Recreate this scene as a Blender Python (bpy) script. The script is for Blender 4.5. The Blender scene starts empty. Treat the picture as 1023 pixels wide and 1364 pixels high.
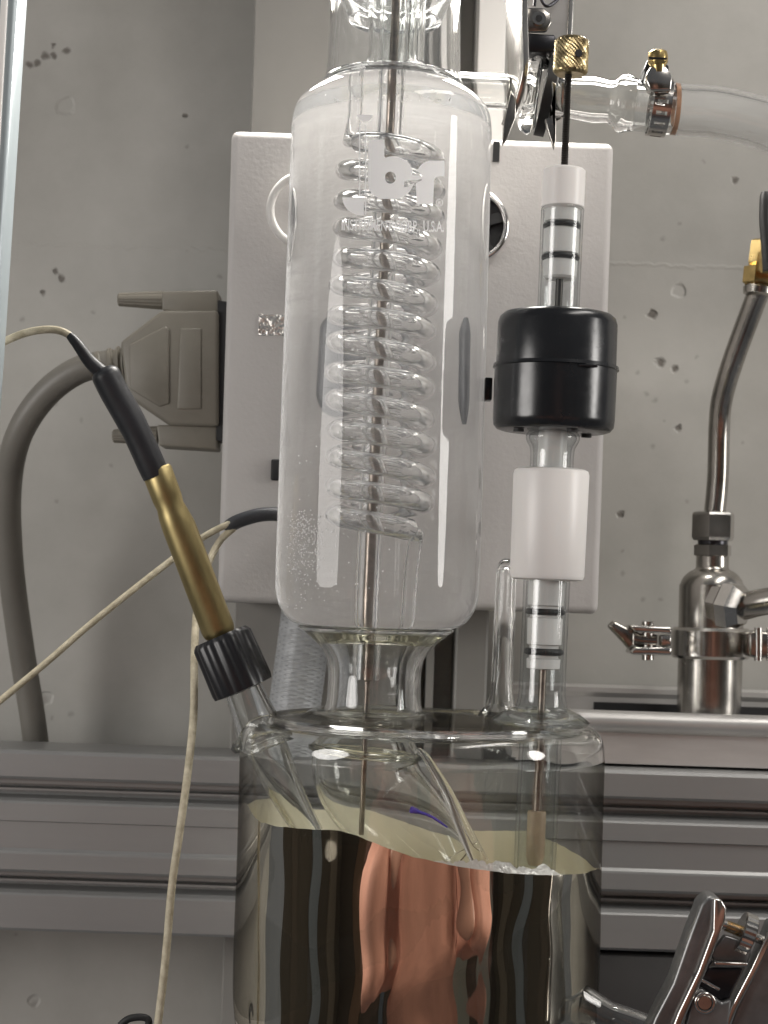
import bpy, bmesh, math, random
from mathutils import Vector, Matrix
random.seed(7)
R = math.radians
sc = bpy.context.scene
col = sc.collection

# ------------------------------------------------------------------ camera, world, lamps, exposure
F = 2400.0                      # focal length in photograph pixels (1023 x 1364)
CX, CY = 511.5, 780.0           # principal point (horizon height)
ROLL = R(1.9)
CO, SI = math.cos(ROLL), math.sin(ROLL)
cam = bpy.data.cameras.new('camera'); camo = bpy.data.objects.new('camera', cam); col.objects.link(camo)
camo.matrix_world = Matrix(((CO, -SI, 0, 0), (0, 0, -1, 0), (SI, CO, 0, 0), (0, 0, 0, 1)))
cam.lens = F / 1364 * 36; cam.sensor_width = 36; cam.sensor_fit = 'AUTO'
cam.shift_y = (CY - 682) / 1364; cam.clip_start = 0.005; cam.clip_end = 50
cam.dof.use_dof = True; cam.dof.focus_distance = 0.575; cam.dof.aperture_fstop = 26
sc.camera = camo

world = bpy.data.worlds.new('World'); sc.world = world; world.use_nodes = True
bg = world.node_tree.nodes['Background']
bg.inputs['Color'].default_value = (0.80, 0.82, 0.86, 1); bg.inputs['Strength'].default_value = 0.13

def area(name, loc, target, sx, sy, power, color, shape='RECTANGLE'):
    l = bpy.data.lights.new(name, 'AREA'); l.shape = shape; l.size = sx; l.size_y = sy
    l.energy = power; l.color = color
    o = bpy.data.objects.new(name, l); col.objects.link(o); o.location = loc
    o.rotation_euler = (Vector(target) - Vector(loc)).to_track_quat('-Z', 'Y').to_euler()
    return o
area('ceiling_lamp', (0.34, 0.36, 0.55), (0.16, 0.42, -0.10), 0.50, 0.10, 2.0, (1.0, 0.955, 0.90))
area('room_lamp', (1.20, 0.25, 0.24), (0.0, 0.70, -0.10), 0.28, 0.62, 7.0, (1.0, 0.97, 0.93), 'ELLIPSE')
area('left_fill_lamp', (-0.85, 0.06, 0.07), (-0.05, 0.72, -0.14), 0.50, 0.46, 5.2, (1.0, 0.965, 0.93), 'ELLIPSE')  # added fill, brightens the wall low on the left
area('hood_lamp', (0.012, 0.668, 0.232), (0.012, 0.40, -0.03), 0.17, 0.03, 1.0, (1.0, 0.96, 0.90))

sc.view_settings.view_transform = 'Standard'; sc.view_settings.look = 'None'
sc.view_settings.exposure = 0.1; sc.view_settings.gamma = 1.0; sc.view_settings.use_curve_mapping = False
cy = sc.cycles
cy.use_denoising = True
try: cy.denoiser = 'OPENIMAGEDENOISE'
except Exception: pass
cy.use_adaptive_sampling = True; cy.adaptive_threshold = 0.02; cy.adaptive_min_samples = 16
cy.max_bounces = 28; cy.transmission_bounces = 26; cy.glossy_bounces = 10; cy.diffuse_bounces = 4
cy.transparent_max_bounces = 24; cy.caustics_refractive = True; cy.caustics_reflective = True
cy.blur_glossy = 0.3; cy.sample_clamp_indirect = 6.0; cy.sample_clamp_direct = 0

# ------------------------------------------------------------------ geometry helpers
def W(px, py, Y):
    """point of the place seen at photograph position px,py at a distance of Y millimetres"""
    u, v = px - CX, py - CY
    return Vector(((u * CO + v * SI) * Y / F, Y, -(v * CO - u * SI) * Y / F)) * 0.001
def UV(X, Y, Z):
    """inverse of W for millimetres"""
    a, b = X * F / Y, -Z * F / Y
    return CX + a * CO - b * SI, CY + a * SI + b * CO
def S(Y): return Y / F * 0.001      # metres per photograph pixel at that distance
ORG = {}
def thing(name, label, cat, loc, group=None):
    o = bpy.data.objects.new(name, None); col.objects.link(o); o.location = loc; o.empty_display_size = 0.01
    o['label'] = label; o['category'] = cat
    if group: o['group'] = group
    ORG[o.name] = Vector(loc)
    return o
def tag(o, label, cat, group=None):
    o['label'] = label; o['category'] = cat
    if group: o['group'] = group
    return o
def mk(name, verts, faces, mat, parent=None, smooth=True, angle=40, flip=False):
    verts = [Vector(v) for v in verts]
    if parent is not None: org = ORG[parent.name]
    else:
        org = sum(verts, Vector()) / len(verts); org.z = min(v.z for v in verts)
    me = bpy.data.meshes.new(name)
    me.from_pydata([tuple(v - org) for v in verts], [], [tuple(f) for f in faces])
    bm = bmesh.new(); bm.from_mesh(me)
    bmesh.ops.remove_doubles(bm, verts=bm.verts, dist=1e-7)
    if flip is not None: bmesh.ops.recalc_face_normals(bm, faces=bm.faces)
    if flip: bmesh.ops.reverse_faces(bm, faces=bm.faces)
    bm.to_mesh(me); bm.free()
    if smooth:
        me.shade_smooth(); me.set_sharp_from_angle(angle=R(angle))
    me.materials.append(mat)
    o = bpy.data.objects.new(name, me); col.objects.link(o)
    if parent is not None: o.parent = parent
    else: o.location = org
    ORG[o.name] = org
    return o
def frame(d):
    d = d.normalized(); a = Vector((0, 0, 1)) if abs(d.z) < 0.9 else Vector((1, 0, 0))
    x = a.cross(d).normalized(); y = d.cross(x).normalized()
    return x, y, d
def lathe_data(prof, A, B, segs=64, closed=False, phase=0.0, wob=None):
    """prof: list of (t, r) with t metres along A->B and r metres"""
    x, y, d = frame(B - A)
    vs, fs = [], []
    n = len(prof)
    for t, r in prof:
        for k in range(segs):
            a = 2 * math.pi * k / segs + phase
            rr = r if wob is None else r + wob(a, t, r)
            vs.append(A + d * t + x * (rr * math.cos(a)) + y * (rr * math.sin(a)))
    rng = n if closed else n - 1
    for i in range(rng):
        j = (i + 1) % n
        for k in range(segs):
            l = (k + 1) % segs
            fs.append((i * segs + k, i * segs + l, j * segs + l, j * segs + k))
    if not closed:
        for i in (0, n - 1):
            if prof[i][1] > 1e-6: fs.append([i * segs + k for k in range(segs)])
    return vs, fs
class Axis:
    """upright axis given by two photograph positions at one distance; profiles are (py, r) in photograph pixels"""
    def __init__(s, a, b, Ya, Yb=None):
        s.a, s.b, s.Y = a, b, Ya; Yb = Yb or Ya
        s.A, s.B = W(a[0], a[1], Ya), W(b[0], b[1], Yb)
        s.L = (s.B - s.A).length; s.s = S((Ya + Yb) / 2)
    def t(s, py): return (py - s.a[1]) / (s.b[1] - s.a[1]) * s.L
    def at(s, py): return s.A + (s.B - s.A) * ((py - s.a[1]) / (s.b[1] - s.a[1]))
    def lathe(s, name, prof, mat, parent=None, segs=64, closed=False, angle=40, wob=None, phase=0.0, smooth=True):
        v, f = lathe_data([(s.t(p), r * s.s) for p, r in prof], s.A, s.B, segs, closed, phase, wob)
        return mk(name, v, f, mat, parent, smooth=smooth, angle=angle)
    def shell(s, name, prof, wall, mat, parent=None, segs=96, wob=None, angle=60):
        """glass wall of given thickness (pixels) following prof"""
        inn = []
        for i, (p, r) in enumerate(prof):
            a = prof[max(0, i - 1)]; b = prof[min(len(prof) - 1, i + 1)]
            dp, dr = b[0] - a[0], b[1] - a[1]; l = math.hypot(dp, dr) or 1
            # normal pointing inwards
            np_, nr = dr / l, -dp / l
            if dp < 0: np_, nr = -np_, -nr
            inn.append((p + np_ * wall, max(r + nr * wall, 0.05)))
        return s.lathe(name, list(prof) + inn[::-1], mat, parent, segs, True, angle, wob)
def smooth_prof(pts, sub=4):
    """catmull-rom through profile points"""
    out = []
    n = len(pts)
    for i in range(n - 1):
        p0, p1, p2, p3 = pts[max(0, i - 1)], pts[i], pts[i + 1], pts[min(n - 1, i + 2)]
        for k in range(sub):
            t = k / sub
            out.append(tuple(0.5 * (2 * p1[c] + (-p0[c] + p2[c]) * t + (2 * p0[c] - 5 * p1[c] + 4 * p2[c] - p3[c]) * t * t
                                    + (-p0[c] + 3 * p1[c] - 3 * p2[c] + p3[c]) * t ** 3) for c in range(len(p1))))
    out.append(tuple(pts[-1]))
    return out
def path(pts, sub=6):
    """pts: (px, py, Y) -> smooth list of world points"""
    return [W(*p) for p in smooth_prof(pts, sub)]
def sweep_data(P, rad, segs=16, caps=True, sq=1.0):
    n = len(P); vs, fs = [], []
    if not hasattr(rad, '__len__'): rad = [rad] * n
    T = [(P[min(i + 1, n - 1)] - P[max(i - 1, 0)]).normalized() for i in range(n)]
    x, y, _ = frame(T[0])
    for i in range(n):
        if i:
            ax = T[i - 1].cross(T[i])
            if ax.length > 1e-9:
                q = Matrix.Rotation(T[i - 1].angle(T[i]), 3, ax.normalized()); x = q @ x; y = q @ y
        for k in range(segs):
            a = 2 * math.pi * k / segs
            vs.append(P[i] + x * (rad[i] * math.cos(a)) + y * (rad[i] * sq * math.sin(a)))
    for i in range(n - 1):
        for k in range(segs):
            l = (k + 1) % segs
            fs.append((i * segs + k, i * segs + l, (i + 1) * segs + l, (i + 1) * segs + k))
    if caps:
        fs.append([k for k in range(segs)]); fs.append([(n - 1) * segs + k for k in range(segs)])
    return vs, fs
def sweep(name, P, rad, mat, parent=None, segs=16, angle=50):
    v, f = sweep_data(P, rad, segs); return mk(name, v, f, mat, parent, angle=angle)
def pipe(name, P, ro, ri, mat, parent=None, segs=24):
    """hollow tube with annular ends"""
    n = len(P)
    v1, f1 = sweep_data(P, ro, segs, False); v2, f2 = sweep_data(P, ri, segs, False)
    o = len(v1); fs = f1 + [tuple(reversed([i + o for i in f])) for f in f2]
    for e in (0, (n - 1) * segs):
        for k in range(segs):
            l = (k + 1) % segs; fs.append((e + k, e + l, o + e + l, o + e + k))
    return mk(name, v1 + v2, fs, mat, parent, angle=50)
def prism(name, poly, Y0, Y1, mat, parent=None, bevel=0.0, segs=2, angle=35, Yref=None):
    """outline in photograph pixels (measured at Yref, default the front Y0), given thickness Y0..Y1"""
    Yr = Yref or Y0
    pts = [W(p[0], p[1], Yr) for p in poly]
    n = len(pts); d0 = Vector((0, (Y0 - Yr) * .001, 0)); d1 = Vector((0, (Y1 - Yr) * .001, 0))
    vs = [p + d0 for p in pts] + [p + d1 for p in pts]
    fs = [list(range(n)), list(range(2 * n - 1, n - 1, -1))] + [(i, (i + 1) % n, n + (i + 1) % n, n + i) for i in range(n)]
    o = mk(name, vs, fs, mat, parent, angle=angle)
    if bevel: bev(o, bevel, segs, angle)
    return o
def bev(o, w, segs=2, angle=35):
    bm = bmesh.new(); bm.from_mesh(o.data)
    es = [e for e in bm.edges if len(e.link_faces) == 2 and e.calc_face_angle(0) > R(angle)]
    bmesh.ops.bevel(bm, geom=es, offset=w, segments=segs, profile=0.5, affect='EDGES', clamp_overlap=True)
    bm.to_mesh(o.data); bm.free(); o.data.shade_smooth(); o.data.set_sharp_from_angle(angle=R(angle + 10))
def slab(name, c, u, v, w, du, dv, dw, mat, parent=None, bevel=0.0):
    """box centred on c with axes u,v,w and full sizes"""
    vs = []
    for i in (-.5, .5):
        for j in (-.5, .5):
            for k in (-.5, .5): vs.append(c + u * (i * du) + v * (j * dv) + w * (k * dw))
    fs = [(0, 1, 3, 2), (4, 6, 7, 5), (0, 4, 5, 1), (2, 3, 7, 6), (0, 2, 6, 4), (1, 5, 7, 3)]
    o = mk(name, vs, fs, mat, parent, angle=35)
    if bevel: bev(o, bevel)
    return o
EX, EY, EZ = Vector((1, 0, 0)), Vector((0, 1, 0)), Vector((0, 0, 1))
def rect(x0, y0, x1, y1): return [(x0, y0), (x1, y0), (x1, y1), (x0, y1)]
def urect(X0, Z0, X1, Z1, Y):
    """upright rectangle given in un-rolled pixels (X right, Z down from the horizon) at Y -> photograph positions"""
    return [UV(a * Y / F, Y, -b * Y / F) for a, b in ((X0, Z0), (X1, Z0), (X1, Z1), (X0, Z1))]
def noise1(seed, n=6):
    rnd = random.Random(seed); c = [(rnd.uniform(-1, 1), rnd.uniform(0, 6.28), k) for k in range(1, n + 1)]
    return lambda a: sum(w / k ** .7 * math.sin(k * a + p) for w, p, k in c)

# ------------------------------------------------------------------ materials
def mat(name, color, rough=0.5, metal=0.0, spec=0.5, var=0.0, vscale=60, rvar=0.0, bump=0.0, bscale=400, bdist=0.0003,
        stretch=None, coat=0.0, sss=0.0, trans=0.0, ior=1.5, dirt=None):
    m = bpy.data.materials.new(name); m.use_nodes = True
    nt = m.node_tree; b = nt.nodes['Principled BSDF']
    b.inputs['Base Color'].default_value = (*color, 1); b.inputs['Roughness'].default_value = rough
    b.inputs['Metallic'].default_value = metal; b.inputs['Specular IOR Level'].default_value = spec
    b.inputs['Coat Weight'].default_value = coat; b.inputs['IOR'].default_value = ior
    b.inputs['Transmission Weight'].default_value = trans
    if sss:
        b.inputs['Subsurface Weight'].default_value = sss; b.inputs['Subsurface Radius'].default_value = (1, .9, .8)
        b.inputs['Subsurface Scale'].default_value = 0.004
    tc = nt.nodes.new('ShaderNodeTexCoord'); mp = nt.nodes.new('ShaderNodeMapping')
    nt.links.new(tc.outputs['Object'], mp.inputs['Vector'])
    if stretch: mp.inputs['Scale'].default_value = stretch
    if var or rvar:
        n = nt.nodes.new('ShaderNodeTexNoise'); n.inputs['Scale'].default_value = vscale; n.inputs['Detail'].default_value = 6
        n.inputs['Roughness'].default_value = 0.65
        nt.links.new(mp.outputs[0], n.inputs['Vector'])
        if var:
            r = nt.nodes.new('ShaderNodeValToRGB'); r.color_ramp.elements[0].position = .3; r.color_ramp.elements[1].position = .7
            lo = dirt or tuple(c * (1 - var) for c in color); hi = tuple(min(1, c * (1 + var * .5)) for c in color)
            r.color_ramp.elements[0].color = (*lo, 1); r.color_ramp.elements[1].color = (*hi, 1)
            nt.links.new(n.outputs['Fac'], r.inputs['Fac']); nt.links.new(r.outputs['Color'], b.inputs['Base Color'])
        if rvar:
            mr = nt.nodes.new('ShaderNodeMapRange'); mr.inputs['To Min'].default_value = max(0, rough - rvar); mr.inputs['To Max'].default_value = rough + rvar
            nt.links.new(n.outputs['Fac'], mr.inputs['Value']); nt.links.new(mr.outputs[0], b.inputs['Roughness'])
    if bump:
        n2 = nt.nodes.new('ShaderNodeTexNoise'); n2.inputs['Scale'].default_value = bscale; n2.inputs['Detail'].default_value = 4
        nt.links.new(mp.outputs[0], n2.inputs['Vector'])
        bp = nt.nodes.new('ShaderNodeBump'); bp.inputs['Strength'].default_value = bump; bp.inputs['Distance'].default_value = bdist
        nt.links.new(n2.outputs['Fac'], bp.inputs['Height']); nt.links.new(bp.outputs[0], b.inputs['Normal'])
    return m
def glass(name, color=(0.995, 0.998, 0.996), ior=1.47, rough=0.0, film=0.0, filmcol=(0.85, 0.86, 0.86), bump=0.0, bscale=60, bdist=0.0004, fscale=35, edgefilm=0.0):
    m = bpy.data.materials.new(name); m.use_nodes = True; nt = m.node_tree
    for n in list(nt.nodes): nt.nodes.remove(n)
    out = nt.nodes.new('ShaderNodeOutputMaterial'); g = nt.nodes.new('ShaderNodeBsdfGlass')
    g.inputs['Color'].default_value = (*color, 1); g.inputs['IOR'].default_value = ior; g.inputs['Roughness'].default_value = rough
    last = g.outputs[0]
    tc = nt.nodes.new('ShaderNodeTexCoord')
    if bump:
        n2 = nt.nodes.new('ShaderNodeTexNoise'); n2.inputs['Scale'].default_value = bscale; n2.inputs['Detail'].default_value = 1.5
        mp = nt.nodes.new('ShaderNodeMapping'); mp.inputs['Scale'].default_value = (1, 1, .35)
        nt.links.new(tc.outputs['Object'], mp.inputs['Vector']); nt.links.new(mp.outputs[0], n2.inputs['Vector'])
        bp = nt.nodes.new('ShaderNodeBump'); bp.inputs['Strength'].default_value = bump; bp.inputs['Distance'].default_value = bdist
        nt.links.new(n2.outputs['Fac'], bp.inputs['Height']); nt.links.new(bp.outputs[0], g.inputs['Normal'])
    if film:
        d = nt.nodes.new('ShaderNodeBsdfDiffuse'); d.inputs['Color'].default_value = (*filmcol, 1)
        t = nt.nodes.new('ShaderNodeBsdfTranslucent'); t.inputs['Color'].default_value = (*filmcol, 1)
        mx0 = nt.nodes.new('ShaderNodeMixShader'); mx0.inputs[0].default_value = .5
        nt.links.new(d.outputs[0], mx0.inputs[1]); nt.links.new(t.outputs[0], mx0.inputs[2])
        n = nt.nodes.new('ShaderNodeTexNoise'); n.inputs['Scale'].default_value = fscale; n.inputs['Detail'].default_value = 5
        nt.links.new(tc.outputs['Object'], n.inputs['Vector'])
        mr = nt.nodes.new('ShaderNodeMapRange'); mr.inputs['From Min'].default_value = .3; mr.inputs['From Max'].default_value = .75
        mr.inputs['To Min'].default_value = film * .5; mr.inputs['To Max'].default_value = film * 1.5
        nt.links.new(n.outputs['Fac'], mr.inputs['Value'])
        lw = nt.nodes.new('ShaderNodeLayerWeight'); lw.inputs['Blend'].default_value = .5
        pw = nt.nodes.new('ShaderNodeMath'); pw.operation = 'POWER'; pw.inputs[1].default_value = 4; nt.links.new(lw.outputs['Facing'], pw.inputs[0])
        ma = nt.nodes.new('ShaderNodeMath'); ma.operation = 'MULTIPLY_ADD'; ma.inputs[1].default_value = edgefilm; ma.inputs[2].default_value = 1; nt.links.new(pw.outputs[0], ma.inputs[0])
        mm = nt.nodes.new('ShaderNodeMath'); mm.operation = 'MULTIPLY'; mm.use_clamp = True; nt.links.new(ma.outputs[0], mm.inputs[0]); nt.links.new(mr.outputs[0], mm.inputs[1])
        mx = nt.nodes.new('ShaderNodeMixShader'); nt.links.new(mm.outputs[0], mx.inputs[0])
        nt.links.new(last, mx.inputs[1]); nt.links.new(mx0.outputs[0], mx.inputs[2]); last = mx.outputs[0]
    nt.links.new(last, out.inputs['Surface'])
    return m

def thin(name, tint=(0.93, 0.94, 0.94), edge=(0.50, 0.51, 0.51), film=0.0, filmcol=(0.85, 0.86, 0.86), rough=0.0, bump=0.0, bscale=40, bdist=.0004, graze=.6, epow=5):
    """thin-walled glass: passes light straight on, mirrors by angle, denser where the wall is seen edge-on"""
    m = bpy.data.materials.new(name); m.use_nodes = True; nt = m.node_tree; L = nt.links.new; N = nt.nodes.new
    for n in list(nt.nodes): nt.nodes.remove(n)
    out = N('ShaderNodeOutputMaterial'); tr_ = N('ShaderNodeBsdfTransparent'); gl_ = N('ShaderNodeBsdfGlossy'); gl_.inputs['Roughness'].default_value = rough
    lw = N('ShaderNodeLayerWeight'); lw.inputs['Blend'].default_value = .5
    def powr(e):
        p = N('ShaderNodeMath'); p.operation = 'POWER'; p.inputs[1].default_value = e; L(lw.outputs['Facing'], p.inputs[0]); return p.outputs[0]
    mc = N('ShaderNodeMix'); mc.data_type = 'RGBA'; mc.inputs['A'].default_value = (*tint, 1); mc.inputs['B'].default_value = (*edge, 1)
    L(powr(epow), mc.inputs['Factor']); L(mc.outputs['Result'], tr_.inputs['Color'])
    fr = N('ShaderNodeMapRange'); fr.inputs['To Min'].default_value = .045; fr.inputs['To Max'].default_value = graze; L(powr(5), fr.inputs['Value'])
    if bump:
        tc = N('ShaderNodeTexCoord'); n2 = N('ShaderNodeTexNoise'); n2.inputs['Scale'].default_value = bscale; n2.inputs['Detail'].default_value = 1
        L(tc.outputs['Object'], n2.inputs['Vector']); bp = N('ShaderNodeBump'); bp.inputs['Strength'].default_value = bump; bp.inputs['Distance'].default_value = bdist
        L(n2.outputs['Fac'], bp.inputs['Height']); L(bp.outputs[0], gl_.inputs['Normal'])
    mx = N('ShaderNodeMixShader'); L(fr.outputs[0], mx.inputs[0]); L(tr_.outputs[0], mx.inputs[1]); L(gl_.outputs[0], mx.inputs[2]); last = mx.outputs[0]
    if film:
        d = N('ShaderNodeBsdfDiffuse'); d.inputs['Color'].default_value = (*filmcol, 1)
        mf = N('ShaderNodeMapRange'); mf.inputs['To Min'].default_value = film; mf.inputs['To Max'].default_value = min(1, film * 5); L(powr(3), mf.inputs['Value'])
        m2 = N('ShaderNodeMixShader'); L(mf.outputs[0], m2.inputs[0]); L(last, m2.inputs[1]); L(d.outputs[0], m2.inputs[2]); last = m2.outputs[0]
    L(last, out.inputs['Surface'])
    return m
M_THIN = thin('thin_glass', film=.01)
M_JACKET = thin('jacket_glass', (0.975, 0.98, 0.975), (0.50, 0.475, 0.43), film=.002, bump=.5, graze=.25, epow=2.4)
M_WATER = glass('water_filled_glass', color=(1, 1, 1), ior=1.36, rough=0.03, film=0.085, bump=0.10, bscale=30, edgefilm=3.0)
M_VOID = glass('coil_bore', color=(1, 1, 1), ior=1.36, film=0.05, bump=0.3, bscale=90)
M_GLASS = glass('clear_glass', bump=0.25, bscale=45)
M_GTUBE = glass('tube_glass', bump=0.15, bscale=70)
M_FLASK = glass('flask_glass', color=(0.995, 0.997, 0.992), bump=0.5, bscale=38, bdist=0.0006)
M_COND = glass('condenser_glass', color=(0.995, 0.997, 0.997), film=0.02, bump=0.18, bscale=30)
M_COIL = glass('coil_glass', color=(0.97, 0.98, 0.98), film=0.02, bump=0.3, bscale=90)
M_LIQ = glass('yellowish_liquid', color=(0.985, 0.98, 0.945), ior=1.36)
M_HOSE = glass('clear_hose', color=(0.985, 0.985, 0.985), ior=1.44, rough=0.0, film=0.05)
M_SILVER = mat('silver_coating', (0.84, 0.79, 0.70), 0.015, 1.0, rvar=0.01, vscale=20)
M_CREAM = mat('silver_back', (0.97, 0.925, 0.76), 0.24, 0.25, var=0.05, vscale=70)
M_PTFE = mat('white_ptfe', (0.80, 0.775, 0.75), 0.38, sss=0.25, bump=0.1, bscale=900, bdist=0.0001)
M_BLACK = mat('black_plastic', (0.012, 0.013, 0.015), 0.24, rvar=0.12, vscale=160, bump=0.25, bscale=120, bdist=0.0002)
M_CAP = mat('black_cap_plastic', (0.010, 0.010, 0.012), 0.36, bump=0.1, bscale=800, bdist=0.0001)
M_RUBBER = mat('black_rubber', (0.012, 0.012, 0.012), 0.5)
M_SHRINK = mat('heat_shrink', (0.025, 0.026, 0.030), 0.42, var=0.3, vscale=90, bump=0.25, bscale=250, bdist=0.0003)
M_SHRINKG = mat('grey_heat_shrink', (0.055, 0.058, 0.066), 0.45, var=0.3, vscale=120, bump=0.4, bscale=160, bdist=0.0006)
M_BRASS = mat('old_brass', (0.46, 0.37, 0.18), 0.42, 1.0, var=0.32, vscale=70, rvar=0.08, stretch=(1, 1, .35))
M_BRASSB = mat('bright_brass', (0.62, 0.46, 0.20), 0.25, 1.0, var=0.3, vscale=200, rvar=0.08)
M_KNURL = mat('knurled_brass', (0.50, 0.40, 0.22), 0.33, 1.0, var=0.5, vscale=300, rvar=0.1)
M_STEEL = mat('stainless_steel', (0.58, 0.56, 0.53), 0.20, 1.0, var=0.12, vscale=60, rvar=0.08)
M_STEELD = mat('worn_steel', (0.42, 0.40, 0.37), 0.24, 1.0, var=0.3, vscale=80, rvar=0.1)
M_CLAMP = mat('clamp_steel', (0.20, 0.20, 0.20), 0.36, 0.75, var=0.3, vscale=80, rvar=0.1)
M_STEELB = mat('brushed_steel', (0.62, 0.605, 0.585), 0.40, 0.5, var=0.25, vscale=40, rvar=0.1, stretch=(.2, 1, 1))
M_BLUED = mat('dark_steel', (0.05, 0.05, 0.055), 0.3, 0.9, rvar=.1)
M_ROD = mat('dull_rod', (0.30, 0.255, 0.215), 0.38, 0.85, var=0.4, vscale=300)
M_THREAD = mat('dark_threaded_steel', (0.06, 0.055, 0.05), 0.4, 0.9)
M_ALU = mat('anodised_aluminium', (0.34, 0.34, 0.335), 0.36, 0.35, var=0.10, vscale=25, stretch=(.05, 1, 1), bump=.05, bscale=300, bdist=.0001)
M_PANEL = mat('grey_post_paint', (0.24, 0.232, 0.215), 0.5, 0.0, var=0.05, vscale=20)
M_BOX = mat('powder_coat_grey', (0.46, 0.44, 0.425), 0.55, 0.0, var=0.03, vscale=20, bump=0.35, bscale=700, bdist=0.0003)
M_DSUB = mat('putty_plastic', (0.19, 0.175, 0.145), 0.5, var=0.08, vscale=60, bump=.12, bscale=900, bdist=.0001)
M_CABLE = mat('grey_cable', (0.165, 0.155, 0.135), 0.48, var=0.1, vscale=40)
M_WIRE = mat('cream_wire', (0.60, 0.55, 0.42), 0.6, var=0.25, vscale=300, bump=.5, bscale=1500, bdist=.0003, dirt=(.40, .35, .24))
M_FOIL = mat('crinkled_foil', (0.75, 0.72, 0.68), 0.22, 1.0, bump=1.0, bscale=420, bdist=0.0015)
M_BLKM = mat('matt_black', (0.015, 0.015, 0.016), 0.6)
M_CHROME = mat('chrome_trim', (0.72, 0.70, 0.68), 0.14, 1.0)
M_WHITEC = mat('white_ring_plastic', (0.75, 0.73, 0.70), 0.35)
M_BRAID = mat('braided_grey', (0.42, 0.43, 0.44), 0.5, 0.2, var=0.15, vscale=300)
M_DARKC = mat('dark_case', (0.045, 0.043, 0.042), 0.6, var=0.2, vscale=20)
M_POST = mat('pale_blue_post', (0.36, 0.41, 0.43), 0.35, 0.2)
M_LOGO = mat('white_print', (0.97, 0.97, 0.97), 0.6)
nt_ = M_LOGO.node_tree; tb_ = nt_.nodes.new('ShaderNodeBsdfTranslucent'); tb_.inputs['Color'].default_value = (.95, .95, .95, 1)
mxl = nt_.nodes.new('ShaderNodeMixShader'); mxl.inputs[0].default_value = .2
nt_.links.new(nt_.nodes['Principled BSDF'].outputs[0], mxl.inputs[1]); nt_.links.new(tb_.outputs[0], mxl.inputs[2])
nt_.links.new(mxl.outputs[0], nt_.nodes['Material Output'].inputs['Surface'])
M_BEIGE = mat('beige_tip', (0.50, 0.38, 0.25), 0.5, var=.2, vscale=300)
M_INK = mat('blue_ink', (0.035, 0.02, 0.30), 0.5)
M_RUST = mat('rust_gasket', (0.55, 0.30, 0.17), 0.6, var=.4, vscale=300)
M_SHIRT = mat('salmon_shirt', (0.70, 0.33, 0.235), 0.8, var=0.25, vscale=8)
M_SKIN = mat('skin', (0.55, 0.28, 0.20), 0.5)
M_HAIR = mat('hair', (0.03, 0.02, 0.015), 0.5)
M_TROUS = mat('dark_trousers', (0.02, 0.022, 0.03), 0.8)
M_PHONE = mat('phone_body', (0.02, 0.02, 0.022), 0.25)

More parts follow.
